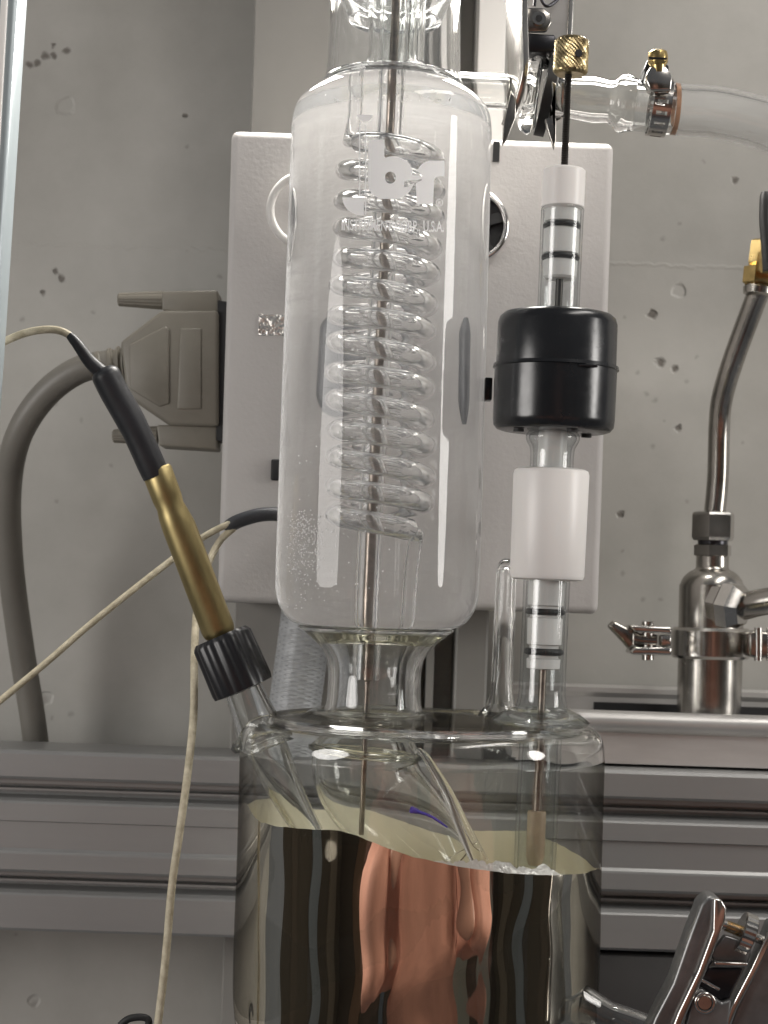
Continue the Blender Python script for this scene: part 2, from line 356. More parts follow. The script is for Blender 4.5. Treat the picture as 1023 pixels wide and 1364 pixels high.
# ------------------------------------------------------------------ the wall behind
WALL_Y = 775.0
def wall_material():
    m = bpy.data.materials.new('painted_wall'); m.use_nodes = True; nt = m.node_tree
    b = nt.nodes['Principled BSDF']; b.inputs['Roughness'].default_value = 0.55
    L = nt.links.new; N = nt.nodes.new
    tc = N('ShaderNodeTexCoord'); geo = N('ShaderNodeNewGeometry')
    nz = N('ShaderNodeTexNoise'); nz.inputs['Scale'].default_value = 260; nz.inputs['Detail'].default_value = 3
    L(geo.outputs['Position'], nz.inputs['Vector'])
    sub = N('ShaderNodeVectorMath'); sub.operation = 'SUBTRACT'; sub.inputs[1].default_value = (.5, .5, .5); L(nz.outputs['Color'], sub.inputs[0])
    scl = N('ShaderNodeVectorMath'); scl.operation = 'SCALE'; scl.inputs['Scale'].default_value = 0.0036; L(sub.outputs[0], scl.inputs[0])
    add = N('ShaderNodeVectorMath'); L(geo.outputs['Position'], add.inputs[0]); L(scl.outputs[0], add.inputs[1])
    def field(lst):
        last = None
        for px, py, r in lst:
            p = W(px, py, WALL_Y); d = N('ShaderNodeVectorMath'); d.operation = 'DISTANCE'
            d.inputs[1].default_value = p; L(add.outputs[0], d.inputs[0])
            dv = N('ShaderNodeMath'); dv.operation = 'DIVIDE'; dv.inputs[1].default_value = r * S(WALL_Y); L(d.outputs['Value'], dv.inputs[0])
            if last is None: last = dv.outputs[0]
            else:
                mn = N('ShaderNodeMath'); mn.operation = 'MINIMUM'; L(last, mn.inputs[0]); L(dv.outputs[0], mn.inputs[1]); last = mn.outputs[0]
        return last
    pits = [(869, 418, 7), (879, 483, 8), (899, 491, 6), (904, 571, 6), (979, 241, 6), (826, 685, 5), (50, 85, 6), (62, 74, 7), (72, 73, 5), (88, 67, 6), (71, 61, 4), (40, 86, 6), (247, 153, 4.5), (75, 361, 5), (84, 371, 6), (57, 390, 4.5), (80, 366, 3),
            (248, 195, 3), (292, 368, 4), (884, 318, 4),
            (916, 669, 4), (829, 764, 4), (849, 497, 4), (915, 509, 3.5), (928, 475, 3), (862, 525, 4), (873, 533, 3.5), (885, 561, 3), (869, 595, 3.5),
            (832, 422, 3), (857, 799, 4), (878, 798, 3.5), (60, 931, 5), (94, 951, 4), (45, 1338, 6), (20, 1245, 4), (72, 538, 4), (108, 560, 3.5),
            (150, 620, 3.5), (74, 668, 3), (30, 425, 4), (125, 415, 3.5), (936, 215, 3), (905, 300, 3), (945, 620, 4), (830, 735, 3), (70, 955, 3), (990, 590, 3)]
    pf = field(pits[:16]); pw = field(pits[16:])
    rw_ = N('ShaderNodeMapRange'); rw_.inputs['From Min'].default_value = .3; rw_.inputs['From Max'].default_value = 1.2; rw_.inputs['To Min'].default_value = .4; rw_.inputs['To Max'].default_value = 0; L(pw, rw_.inputs['Value'])
    ramp = N('ShaderNodeMapRange'); ramp.inputs['From Min'].default_value = .45; ramp.inputs['From Max'].default_value = 1.05
    ramp.inputs['To Min'].default_value = 1; ramp.inputs['To Max'].default_value = 0; L(pf, ramp.inputs['Value'])
    # hammered-in plug, patch and cast mark: relief only
    dents = field([(88, 142, 15), (63, 929, 10), (905, 388, 11), (45, 1334, 10)])
    dr = N('ShaderNodeMapRange'); dr.interpolation_type = 'SMOOTHSTEP'; dr.inputs['From Min'].default_value = .55; dr.inputs['From Max'].default_value = 1.0
    dr.inputs['To Min'].default_value = 0; dr.inputs['To Max'].default_value = 1; L(dents, dr.inputs['Value'])
    # seam
    sep = N('ShaderNodeSeparateXYZ'); L(add.outputs[0], sep.inputs[0])
    z0 = W(900, 354, WALL_Y).z
    sb = N('ShaderNodeMath'); sb.operation = 'SUBTRACT'; sb.inputs[1].default_value = z0; L(sep.outputs['Z'], sb.inputs[0])
    ab = N('ShaderNodeMath'); ab.operation = 'ABSOLUTE'; L(sb.outputs[0], ab.inputs[0])
    sm = N('ShaderNodeMapRange'); sm.inputs['From Max'].default_value = 0.0011; sm.inputs['To Min'].default_value = 1; sm.inputs['To Max'].default_value = 0; L(ab.outputs[0], sm.inputs['Value'])
    n2 = N('ShaderNodeTexNoise'); n2.inputs['Scale'].default_value = 55; n2.inputs['Detail'].default_value = 8; n2.inputs['Roughness'].default_value = .6; L(geo.outputs['Position'], n2.inputs['Vector'])
    n3 = N('ShaderNodeTexNoise'); n3.inputs['Scale'].default_value = 11; n3.inputs['Detail'].default_value = 8; n3.inputs['Roughness'].default_value = .62; L(geo.outputs['Position'], n3.inputs['Vector'])
    r = N('ShaderNodeValToRGB'); r.color_ramp.elements[0].position = .35; r.color_ramp.elements[1].position = .7
    r.color_ramp.elements[0].color = (0.35, 0.34, 0.312, 1); r.color_ramp.elements[1].color = (0.46, 0.449, 0.418, 1); L(n3.outputs['Fac'], r.inputs['Fac'])
    mx = N('ShaderNodeMix'); mx.data_type = 'RGBA'; L(r.outputs['Color'], mx.inputs['A']); mx.inputs['B'].default_value = (0.10, 0.085, 0.07, 1)
    f8 = N('ShaderNodeMath'); f8.operation = 'MULTIPLY'; f8.inputs[1].default_value = .8; mxp = N('ShaderNodeMath'); mxp.operation = 'MAXIMUM'; L(ramp.outputs[0], mxp.inputs[0]); L(rw_.outputs[0], mxp.inputs[1]); L(mxp.outputs[0], f8.inputs[0]); L(f8.outputs[0], mx.inputs['Factor'])
    L(mx.outputs['Result'], b.inputs['Base Color'])
    # height
    h = None
    for src, k in ((ramp.outputs[0], -.6), (dr.outputs[0], .45), (sm.outputs[0], .16), (n2.outputs['Fac'], .22)):
        mu = N('ShaderNodeMath'); mu.operation = 'MULTIPLY'; mu.inputs[1].default_value = k; L(src, mu.inputs[0])
        if h is None: h = mu.outputs[0]
        else:
            ad = N('ShaderNodeMath'); L(h, ad.inputs[0]); L(mu.outputs[0], ad.inputs[1]); h = ad.outputs[0]
    bp = N('ShaderNodeBump'); bp.inputs['Strength'].default_value = .8; bp.inputs['Distance'].default_value = .0012
    L(h, bp.inputs['Height']); L(bp.outputs[0], b.inputs['Normal'])
    return m
wl = mk('wall', [Vector((x, (WALL_Y + y) * .001, z)) for y in (0, 20) for x, z in ((-.6, -.5), (.6, -.5), (.6, 1.2), (-.6, 1.2))],
        [(0, 1, 2, 3), (7, 6, 5, 4), (0, 4, 5, 1), (1, 5, 6, 2), (2, 6, 7, 3), (3, 7, 4, 0)], wall_material(), None, smooth=False)
wl['kind'] = 'structure'; wl['label'] = 'pitted pale grey painted wall behind the apparatus'

# ------------------------------------------------------------------ upright extrusion and horizontal rail
def extrude(name, poly, axis, a0, a1, mt, parent=None, angle=20):
    """poly: 2-D points (p,q) in metres; axis 'Z' -> p=x,q=y ; axis 'X' -> p=y,q=z"""
    n = len(poly)
    f = (lambda p, q, a: Vector((p, q, a))) if axis == 'Z' else (lambda p, q, a: Vector((a, p, q)))
    vs = [f(p, q, a0) for p, q in poly] + [f(p, q, a1) for p, q in poly]
    fs = [list(range(n)), list(range(2 * n - 1, n - 1, -1))] + [(i, (i + 1) % n, n + (i + 1) % n, n + i) for i in range(n)]
    return mk(name, vs, fs, mt, parent, angle=angle)
PY = 722.0; k = PY / F * .001
t = thing('mounting_post', 'wide grey upright slotted post with a painted-in lit strip behind the grey control box', 'post', (-30 * k, PY * .001, -.30))
pr = [(-198, 0), (-196, -.6), (30, -.6), (36, 0), (48, 0), (50, 12), (58, 12), (60, 0), (70, 0), (72, 14), (96, 14), (98, 0), (101, -.6), (138, -.6), (141, 0), (141, 24), (-198, 24)]
extrude('post_body', [(x * k, (PY + y) * .001) for x, y in pr], 'Z', -.45, .50, M_PANEL, t)
slab('lit_strip', Vector((119.5 * k, (PY - 1.2) * .001, .345)), EX, EY, EZ, 36 * k, .0016, .46, M_WHITEC, t, bevel=.0005)  # highlight on the post's right face, put in as a white strip

RY = 690.0; k = RY / F * .001
t = thing('horizontal_rail', 'horizontal slotted aluminium rail running behind the silvered jacket', 'rail', (0, RY * .001, -476 * k))
rp = [(34, 234), (2, 234), (.6, 235.5), (0, 240), (0, 270), (1.2, 274), (5, 274), (5, 281), (14, 281), (14, 288), (9, 289), (9, 292), (14, 293), (14, 299), (6, 299),
      (2.2, 299.5), (.4, 303), (0, 306), (0, 329), (1.1, 330.5), (1.1, 366), (.2, 370), (0, 373), (0, 394), (1.2, 398), (5, 398), (5, 404), (14, 404), (14, 411), (9, 412), (9, 415), (14, 416), (14, 421), (6, 421),
      (2.2, 421.5), (.4, 425.5), (0, 428), (0, 472), (1.2, 476), (34, 476)]
extrude('rail_body', [((RY + y) * .001, -z * k) for y, z in rp], 'X', -.40, .40, M_ALU, t, angle=12)

# ------------------------------------------------------------------ control box with its fittings
BY = 662.0
t = thing('control_box', 'flat grey powder coated control box behind the tall condenser', 'box', W(545, 810, 690))
bx = prism('housing', [(308, 173), (818, 190), (797, 818), (289, 802)], BY, PY - 3, M_BOX, t, bevel=0.0028, segs=4, angle=50)
def ring_on(name, px, py, Y, rmaj, rmin, mt, parent, flat=1.0, segs=64):
    c = W(px, py, Y); vs, fs = [], []
    for i in range(segs):
        a = 2 * math.pi * i / segs
        for j in range(12):
            b = 2 * math.pi * j / 12
            rr = (rmaj + rmin * math.cos(b)) * S(Y)
            vs.append(c + EX * (rr * math.cos(a)) + EZ * (rr * math.sin(a)) + EY * (rmin * flat * math.sin(b) * S(Y)))
    for i in range(segs):
        for j in range(12):
            fs.append((i * 12 + j, i * 12 + (j + 1) % 12, ((i + 1) % segs) * 12 + (j + 1) % 12, ((i + 1) % segs) * 12 + j))
    return mk(name, vs, fs, mt, parent)
def disc_on(name, px, py, Y0, Y1, r, mt, parent, segs=48):
    A, B = W(px, py, Y0), W(px, py, Y0); B = B + EY * ((Y1 - Y0) * .001)
    v, f = lathe_data([(0, r * S(Y0)), ((Y1 - Y0) * .001, r * S(Y0))], A, B, segs)
    return mk(name, v, f, mt, parent)
a = ring_on('fan_bezel', 628, 300, 659, 46, 5, M_CHROME, t)
disc_on('fan_opening', 628, 300, 660.5, 661.8, 43, M_BLKM, t)
disc_on('fan_hub', 628, 300, 657, 660.2, 15, M_BLKM, t)
for q in range(5):
    an = q * 2 * math.pi / 5 + .3; c = W(628, 300, 659.4); d = EX * math.cos(an) + EZ * math.sin(an); e = EX * -math.sin(an) + EZ * math.cos(an)
    slab('fan_blade', c + d * 28 * S(660), d, (e * .92 + EY * .38).normalized(), (EY * .92 - e * .38).normalized(), 26 * S(660), 16 * S(660), .0005, M_BLKM, t)
ring_on('cable_gland_ring', 408, 280, 655, 48, 5.5, M_WHITEC, t)
slab('foil_sticker', W(363, 433, BY - .3), EX, EY, EZ, 37 * S(BY), .0004, 28 * S(BY), M_FOIL, t)
slab('rocker_switch', W(368, 626, BY - 1), EX, EY, EZ, 14 * S(BY), .003, 28 * S(BY), M_BLKM, t, bevel=.0006)
slab('black_strip', W(661, 202, BY - .4), EX, EY, EZ, 9 * S(BY), .001, 27 * S(BY), M_BLKM, t)

# ------------------------------------------------------------------ D connector with its cable
t = thing('d_connector', 'putty grey multi-pin plug with thumbscrews and thick cable on the control box', 'plug', W(230, 600, 690))
h = prism('hood', [(160, 455), (215, 413), (291, 413), (291, 568), (225, 566), (168, 527)], 678, 698, M_DSUB, t, bevel=.0015)
prism('hood_panel', [(172, 459), (220, 434), (226, 438), (226, 538), (212, 542), (173, 518)], 677.4, 679.5, M_DSUB, h, bevel=.0006)
prism('hood_panel', [(240, 437), (268, 437), (268, 545), (236, 545)], 677.4, 679.5, M_DSUB, h, bevel=.0006)
prism('end_block', [(215, 388), (290, 386), (293, 425), (216, 413)], 681, 697, M_DSUB, t, bevel=.0008)
prism('end_block', [(208, 566), (290, 566), (289, 599), (212, 594)], 681, 697, M_DSUB, t, bevel=.0008)
prism('metal_shell', [(290, 400), (303, 402), (300, 588), (288, 586)], 680, 696, M_BLKM, t)
for (x0, y0), (x1, y1) in (((157, 399), (218, 400)), ((150, 581), (212, 580))):
    A, B = W(x0, y0, 689), W(x1, y1, 689); s_ = S(689)
    v, f = lathe_data([(0, 7 * s_), (2 * s_, 9 * s_), (56 * s_, 12.5 * s_), (60 * s_, 12.5 * s_)], A, B, 32, False, 0,
                      lambda a, t_, r: -.9 * s_ * (1 if int(a / (2 * math.pi) * 32) % 2 else 0))
    mk('thumbscrew', v, f, M_DSUB, t, angle=30)
P = path([(166, 483, 688), (150, 484, 688), (122, 489, 688)], 8)
rr = [(24 - 6 * i / len(P) - (3.5 if (i // 2) % 2 else 0)) * S(688) for i in range(len(P))]
sweep('strain_relief', P, rr, M_DSUB, t, 20, angle=30)
sweep('cable', path([(150, 484, 688), (105, 493, 689), (60, 526, 693), (25, 580, 700), (11, 650, 712), (14, 750, 726), (28, 860, 738), (44, 960, 745), (52, 1030, 750)], 8),
      18 * S(705), M_CABLE, t, 20)

# ------------------------------------------------------------------ cream wires with grey sleeve
t = thing('twin_wire', 'two cream wires leaving a grey heat shrink sleeve behind the condenser', 'wire', W(330, 700, 640))
sweep('heat_shrink_sleeve', path([(300, 704, 642), (318, 694, 641), (345, 686, 641), (370, 685, 642), (392, 690, 648), (398, 698, 655)], 5), [r * S(642) for r in [6, 8, 9, 9.5, 9.5] + [9.5] * 21], M_SHRINKG, t, 16)
sweep('heat_shrink_tail', [W(511 - 11 - (py - 500) * .033, py, 656) for py in range(425, 566, 10)], [.0008, .0016] + [.0021] * 10 + [.0018, .0014, .0008], M_SHRINKG, t, 12)
sweep('wire', path([(318, 692, 640), (270, 716, 640), (200, 768, 636), (120, 832, 630), (60, 884, 622), (-20, 950, 612)], 8), 4.6 * S(630), M_WIRE, t, 10)
sweep('wire', path([(312, 703, 641), (292, 722, 640), (274, 760, 634), (263, 805, 622), (259, 870, 610), (258, 950, 600), (250, 1030, 592), (239, 1110, 588), (229, 1180, 586), (223, 1250, 585), (217, 1310, 584), (207, 1390, 584)], 8), 5.2 * S(600), M_WIRE, t, 10)

# braided hose behind the neck
t = thing('braided_hose', 'light grey braided hose leaning between the control box and flask neck', 'hose', W(390, 990, 705))
sweep('inner_hose', path([(416, 760, 705), (405, 850, 705), (390, 960, 705), (386, 1010, 705)], 6), 33 * S(705), M_BRAID, t, 24)
P0 = path([(416, 760, 705), (405, 850, 705), (390, 960, 705), (386, 1010, 705)], 12)
def helix_on(P0, rad, pitch, ph, hand, n_per=14):
    L = [0]
    for i in range(1, len(P0)): L.append(L[-1] + (P0[i] - P0[i - 1]).length)
    out = []; n = int(L[-1] / pitch * n_per); i = 0
    x, y, d = frame(P0[-1] - P0[0])
    for q in range(n + 1):
        s_ = L[-1] * q / n
        while i < len(P0) - 2 and L[i + 1] < s_: i += 1
        p = P0[i].lerp(P0[i + 1], (s_ - L[i]) / (L[i + 1] - L[i])); a = hand * 2 * math.pi * q / n_per + ph
        out.append(p + x * (rad * math.cos(a)) + y * (rad * math.sin(a)))
    return out
bv, bf = [], []
for hand in (1, -1):
    for q in range(10):
        v, f = sweep_data(helix_on(P0, 33.5 * S(705), .017, q * math.pi / 5 + (.2 if hand > 0 else 0), hand), 1.7 * S(705), 6, True); o_ = len(bv); bv += v; bf += [[i + o_ for i in ff] for ff in f]
b_ = mk('braid_strands', bv, bf, M_BRAID, t, angle=60); b_['kind'] = 'stuff'

# ------------------------------------------------------------------ condenser
CA = Axis((523, 130), (501, 830), 600)
cond = thing('condenser', 'tall clear glass condenser with a spiral coil inside and white printed logo', 'condenser', CA.at(955))
body = smooth_prof([(836, 90), (833, 108), (824, 121), (808, 131), (790, 135), (760, 136), (600, 135.5), (400, 134.5), (200, 133.5), (172, 133), (152, 130), (138, 122), (127, 109), (119, 96), (116, 80)], 4)
CA.lathe('envelope', [(837, .5)] + body + [(115, .5)], M_WATER, cond, 128, False, 60)
CA.shell('lower_neck', smooth_prof([(958, 74), (950, 68), (938, 63.5), (915, 62), (890, 62.5), (872, 68), (858, 79), (846, 93), (838, 104)], 4), 9, M_COND, cond, 96)
CA.shell('upper_neck', smooth_prof([(114, 93), (108, 91), (95, 89), (60, 88), (0, 86), (-60, 85)], 4), 9, M_COND, cond, 96)
CA.lathe('neck_bead', [(117, 84), (111, 83), (107, 87), (109, 92), (114, 94), (118, 92)], M_COND, cond, 96, True, 70)
CA.shell('neck_flare', smooth_prof([(30, 62), (14, 68), (2, 76), (-10, 80), (-60, 76)], 4), 8, M_COND, cond, 96)
nz = noise1(3)
CA.lathe('trapped_liquid', [(842, 22), (840, 60), (840, 92), (849, 84), (854, 74), (852, 60), (849, 22)], M_LIQ, cond, 96, True, 60)
# inner tube along the axis
CI = Axis((525, 60), (487, 905), 600)
bore = CI.lathe('inner_bore', [(121, .3), (121, 13), (400, 12.5), (700, 12), (830, 12), (830, .3)], M_VOID, cond, 48)
bore.data.flip_normals()
CI.shell('inner_tube', [(-60, 21), (112, 20)], 5, M_GTUBE, cond, 48)
CI.shell('inner_tube_end', [(841, 19), (905, 18.5)], 4, M_GTUBE, cond, 48)
CI.shell('upper_inner_tube', smooth_prof([(-60, 38), (20, 36), (70, 34), (95, 40), (110, 52)], 4), 5, M_GTUBE, cond, 64)
for ang, rad_ in ((2.7, 60), (0.4, 58)):
    c0 = CA.at(-60); x, y, d = frame(CA.B - CA.A)
    pts = []
    for py in (-60, 0, 40, 80, 100): pts.append(CA.at(py) + x * (rad_ * S(600) * math.cos(ang)) + y * (rad_ * S(600) * math.sin(ang)))
    pipe('feed_tube', pts, 13 * S(600), 9 * S(600), M_GTUBE, cond, 24)
# coil
def coil():
    x, y, d = Vector((1, 0, 0)), Vector((0, 1, 0)), None
    dn = (CA.B - CA.A).normalized(); x = (EX - dn * EX.dot(dn)).normalized(); y = dn.cross(x)
    if y.y < 0: y = -y
    P = []; s_ = S(600); turns = 13.68; n = int(turns * 44); wn = noise1(11)
    for i in range(n + 1):
        q = i / n; a = 2 * math.pi * q * turns + 2.6
        py = 196 + (712 - 196) * q
        r = 40 * (1 + .03 * wn(q * 6.28 * 2.3))
        c = CA.at(py + 2.0 * math.sin(a * .5 + 1)) + x * ((-2 + 2 * math.sin(q * 9)) * s_)
        P.append(c + x * (r * s_ * math.cos(a)) + y * (r * s_ * math.sin(a)))
    # lead-in from above and lead-out below
    e0 = P[0]; head = [CA.at(py) + x * (-34 * s_) + y * (14 * s_) for py in (134, 146, 160, 178)]
    e1 = P[-1]; tail = [CA.at(py) + x * (31 - (py - 735) * .02) * s_ + y * (20 * s_) for py in (735, 755, 775, 800, 824)]
    P = head + P + tail
    # light smoothing at the joins
    for _ in range(6):
        for i in list(range(2, 14)) + list(range(len(P) - 16, len(P) - 2)): P[i] = (P[i - 1] + P[i] * 2 + P[i + 1]) / 4
    return P
COIL = coil()
cl = sweep('coil', COIL, [14.4 * S(600) if 12 < i < len(COIL) - 14 else 7.0 * S(600) for i in range(len(COIL))], M_VOID, cond, 18)
cl.data.flip_normals()
# droplets on the wall of the condenser, lower left
def on_cyl(px, py, ax, rpx, front=True):
    """point on the upright cylinder round ax that is seen at px,py"""
    c = ax.at(py); r = rpx * ax.s; Y = ax.Y - r * 1000
    for _ in range(12):
        p = W(px, py, Y); dx = max(-.999, min(.999, (p.x - c.x) / r))
        Y = (c.y - (1 if front else -1) * r * math.sqrt(1 - dx * dx)) * 1000
    return W(px, py, Y)
dv, df = [], []
ico = bmesh.new(); bmesh.ops.create_icosphere(ico, subdivisions=1, radius=1); iv = [v.co.copy() for v in ico.verts]; iff = [[v.index for v in f.verts] for f in ico.faces]; ico.free()
rnd = random.Random(5)
for q in range(520):
    if q < 430:
        px = 404 + rnd.gauss(0, 17); py = 684 + abs(rnd.gauss(0, 52)) + rnd.uniform(-6, 12)
        if py > 812: py = rnd.uniform(690, 800)
    elif q < 490: px, py = rnd.uniform(385, 520), rnd.uniform(560, 800)
    else: px, py = rnd.uniform(430, 600), rnd.uniform(126, 140)
    c = CA.at(py)
    uu = abs(px - UV(c.x * 1e3, c.y * 1e3, c.z * 1e3)[0])
    if uu > 122: continue
    p = on_cyl(px, py, CA, 137.2 if py > 200 else 121); r = rnd.uniform(.45, 1.3) * S(570); o_ = len(dv)
    dv += [p + v * r for v in iv]; df += [[i + o_ for i in f] for f in iff]
d_ = mk('condensation_droplets', dv, df, mat('droplets', (.9, .9, .9), .15), cond); d_['kind'] = 'stuff'

# printed logo and lettering, following the glass
def print_on(name, splines, mt, parent, text=None):
    cu = bpy.data.curves.new('tmp', 'CURVE' if text is None else 'FONT')
    if text is None:
        cu.dimensions = '2D'; cu.fill_mode = 'BOTH'
        for pts in splines:
            sp = cu.splines.new('POLY'); sp.points.add(len(pts) - 1); sp.use_cyclic_u = True
            for p, q in zip(sp.points, pts): p.co = (q[0], -q[1], 0, 1)
    else:
        cu.body = text[0]; cu.size = 10; cu.offset = text[6] if len(text) > 6 else 0
    o = bpy.data.objects.new('tmp', cu); col.objects.link(o)
    dg = bpy.context.evaluated_depsgraph_get(); me = bpy.data.meshes.new_from_object(o.evaluated_get(dg))
    bpy.data.objects.remove(o); bpy.data.curves.remove(cu)
    bm = bmesh.new(); bm.from_mesh(me); bpy.data.meshes.remove(me)
    if text is not None:
        xs = [v.co.x for v in bm.verts]; ys = [v.co.y for v in bm.verts]
        for v in bm.verts:
            fx = (v.co.x - min(xs)) / (max(xs) - min(xs)); fy = (v.co.y - min(ys)) / (max(ys) - min(ys))
            v.co.x = text[1] + (text[2] - text[1]) * fx; v.co.y = -(text[4] + (text[3] - text[4]) * fy + (v.co.x - text[1]) * (text[5] if len(text) > 5 else 0))
    x0 = min(v.co.x for v in bm.verts); x1 = max(v.co.x for v in bm.verts); x = x0 + 5
    while x < x1:
        bmesh.ops.bisect_plane(bm, geom=bm.verts[:] + bm.edges[:] + bm.faces[:], plane_co=(x, 0, 0), plane_no=(1, 0, 0)); x += 6
    bmesh.ops.triangulate(bm, faces=bm.faces[:])
    bm.verts.index_update()
    vs = [on_cyl(v.co.x, -v.co.y, CA, 135.6) for v in bm.verts]; fs = [[v.index for v in f.verts] for f in bm.faces]; bm.free()
    return mk(name, vs, fs, mt, parent, flip=None)
def arc(cx, cy, rx, ry, a0, a1, n=18): return [(cx + rx * math.cos(R(a0 + (a1 - a0) * i / n)), cy + ry * math.sin(R(a0 + (a1 - a0) * i / n))) for i in range(n + 1)]
# letter b: stem with a round bowl and hole, flask-like notch at its right
bshape = [(491, 186), (512, 186), (512, 208)] + arc(524, 236, 27, 28, -112, -22, 12) + [(549, 233), (557, 234), (566, 236), (556, 240), (539, 240), (538, 249), (545, 248), (552, 244)] + arc(524, 238, 28, 27, 20, 90, 10) + [(510, 265)] + arc(511, 243, 21, 22, 90, 175, 10) + [(490, 236)]
print_on('logo_letter_b', [bshape, arc(520, 236.5, 7.5, 8, 0, 350, 20)], M_LOGO, cond)
rshape = [(555, 272), (554, 244), (562, 240), (562, 233), (554, 227)] + arc(575, 234, 20, 20, 205, 270, 10) + [(592, 214), (592, 235), (583, 235)] + arc(584, 242, 6, 7, 270, 180, 6) + [(577, 272)]
print_on('logo_letter_r', [rshape], M_LOGO, cond)
cup = [(456, 263), (484.5, 263), (484.5, 287)] + arc(483, 263, 27, 24, 95, 175, 10)
print_on('logo_flask', [cup, rect(478.3, 165, 479.8, 262), rect(486.2, 166, 487.8, 286), arc(486, 147, 12, 15, 25, 155, 12), rect(479.9, 176.6, 486.1, 177.7), rect(480, 228, 486, 229)], M_LOGO, cond)
print_on('logo_lettering', None, M_LOGO, cond, ('INSTRUMENT CORP., U.S.A.', 455, 591, 292, 309, .018, .12))
print_on('registered_mark', [arc(585.5, 270, 4.6, 4.8, 0, 350, 24), arc(585.5, 270, 3.9, 4.1, 0, 350, 24)], M_LOGO, cond)
print_on('registered_letter', None, M_LOGO, cond, ('R', 583.7, 587.6, 267.4, 272.8))

# shaft of the spinning band
RA = Axis((525, 60), (481, 1112), 600)
tag(RA.lathe('stirring_shaft', [(-60, 5.5), (200, 6), (700, 7), (840, 7), (905, 7), (908, 4), (1000, 3.6), (1112, 3.6)], M_ROD, None, 20), 'thin dull metal shaft down the centre of the condenser', 'shaft')

# ------------------------------------------------------------------ silvered flask jacket
FA = Axis((562.5, 990), (554, 1290), 600)
fl = thing('vacuum_jacket', 'wide clear glass jacket silvered in its lower part', 'glass jacket', FA.at(1500))
w1, w2 = noise1(21), noise1(22)
def wob(a, t_, r):
    return (.00024 * w1(a * 1 + t_ * 60) + .00014 * w2(2 * a - t_ * 110)) * min(1, r / .03)
sprof = smooth_prof([(957, 204), (959, 216), (964, 228), (973, 236.5), (987, 241), (1003, 242)], 6)
dprof = smooth_prof([(950, 6), (951, 90), (953, 160), (956, 203)], 6)
fprof = smooth_prof([(1004, 242), (1030, 242), (1070, 242), (1160, 242), (1280, 243), (1350, 240), (1410, 226), (1460, 190), (1490, 120), (1500, 6)], 5)
FA.shell('top_plate', dprof, 8, M_JACKET, fl, 128)
FA.shell('shoulder', sprof, 6, M_FLASK, fl, 160, wob)
FA.shell('outer_wall', fprof, 1.2, M_JACKET, fl, 160)
# silver film on the inside of the outer wall, with its uneven upper edge
front = [(300, 1058), (328, 1072), (334, 1084), (345, 1094), (370, 1101), (400, 1104), (450, 1106), (475, 1113), (500, 1124), (550, 1141), (620, 1156), (680, 1164), (740, 1166), (780, 1163), (794, 1158), (830, 1150)]
back = [(300, 1072), (328, 1072), (340, 1065), (362, 1063), (385, 1074), (420, 1078), (480, 1080), (530, 1092), (580, 1104), (640, 1107), (700, 1107), (740, 1122), (775, 1141), (794, 1156), (830, 1160)]
def lut(tb, x):
    for (x0, y0), (x1, y1) in zip(tb, tb[1:]):
        if x0 <= x <= x1: return y0 + (y1 - y0) * (x - x0) / (x1 - x0)
    return tb[0][1] if x < tb[0][0] else tb[-1][1]
def silver(name, rpx, mt, rough_edge):
    segs = 256; rows = 48; vs, fs = [], []
    wn, wm = noise1(31, 9), noise1(32, 9); x, y = EX, EY
    we = noise1(33, 40)
    for kx in range(segs):
        a = 2 * math.pi * kx / segs - math.pi
        r = rpx * FA.s
        # photograph position of the rim here -> height of the edge
        cz = FA.at(1110); X = cz.x + r * math.sin(a); Y = cz.y - r * math.cos(a)
        px = UV(X * 1e3, Y * 1e3, cz.z * 1e3)[0]
        fr = lut(front, px); bk = lut(back, px); c = math.cos(a)
        wgt = min(1, max(0, .5 + c * 2.2)); py = bk + (fr - bk) * wgt + .7 * we(a * 3)
        px2 = UV(X * 1e3, Y * 1e3, cz.z * 1e3)[0]
        ztop = W(px2, py, Y * 1e3).z
        zbot = FA.at(1475).z
        for j in range(rows + 1):
            z = ztop + (zbot - ztop) * j / rows
            tt = (FA.A.z - z) / (FA.A.z - FA.B.z); cc = FA.A + (FA.B - FA.A) * tt
            pyz = FA.a[1] + tt * 300
            rr = r + (.00016 * wn(a * 2 + z * 16) + .00022 * wm(a * 1 - z * 30)) 
            if pyz > 1340: rr *= math.sqrt(max(.02, 1 - ((pyz - 1340) / 165) ** 2 * .9))
            vs.append(Vector((cc.x + rr * math.sin(a), cc.y - rr * math.cos(a), z)))
    for kx in range(segs):
        l = (kx + 1) % segs
        for j in range(rows):
            fs.append((kx * (rows + 1) + j, kx * (rows + 1) + j + 1, l * (rows + 1) + j + 1, l * (rows + 1) + j))
    return mk(name, vs, fs, mt, fl, angle=180, flip=None)
silver('silver_coating', 240.2, M_SILVER, True)
silver('silver_inner_face', 238.6, M_CREAM, True)
# ragged bright edge where the coating has crept up the glass
def ragged(px0, px1, n=60):
    vs, fs = [], []; rnd_ = random.Random(3); hgt = 8
    for i in range(n + 1):
        px = px0 + (px1 - px0) * i / n; py = lut(front, px)
        hgt = max(2, min(15, hgt + rnd_.uniform(-4, 4))) ; e_ = min(1, i / 8, (n - i) / 8)
        for q in (1.5, -hgt * e_ * .5, -hgt * e_): vs.append(on_cyl(px, py + q, FA, 239.4 if q > 0 else 238.9))
    for i in range(n):
        for q in (0, 1): fs.append((i * 3 + q, i * 3 + 3 + q, i * 3 + 4 + q, i * 3 + 1 + q))
    return mk('ragged_coating_edge', vs, fs, mat('bright_flake', (.88, .87, .84), .3, .2, bump=.8, bscale=700, bdist=.0006), fl, flip=None)
ragged(578, 748)
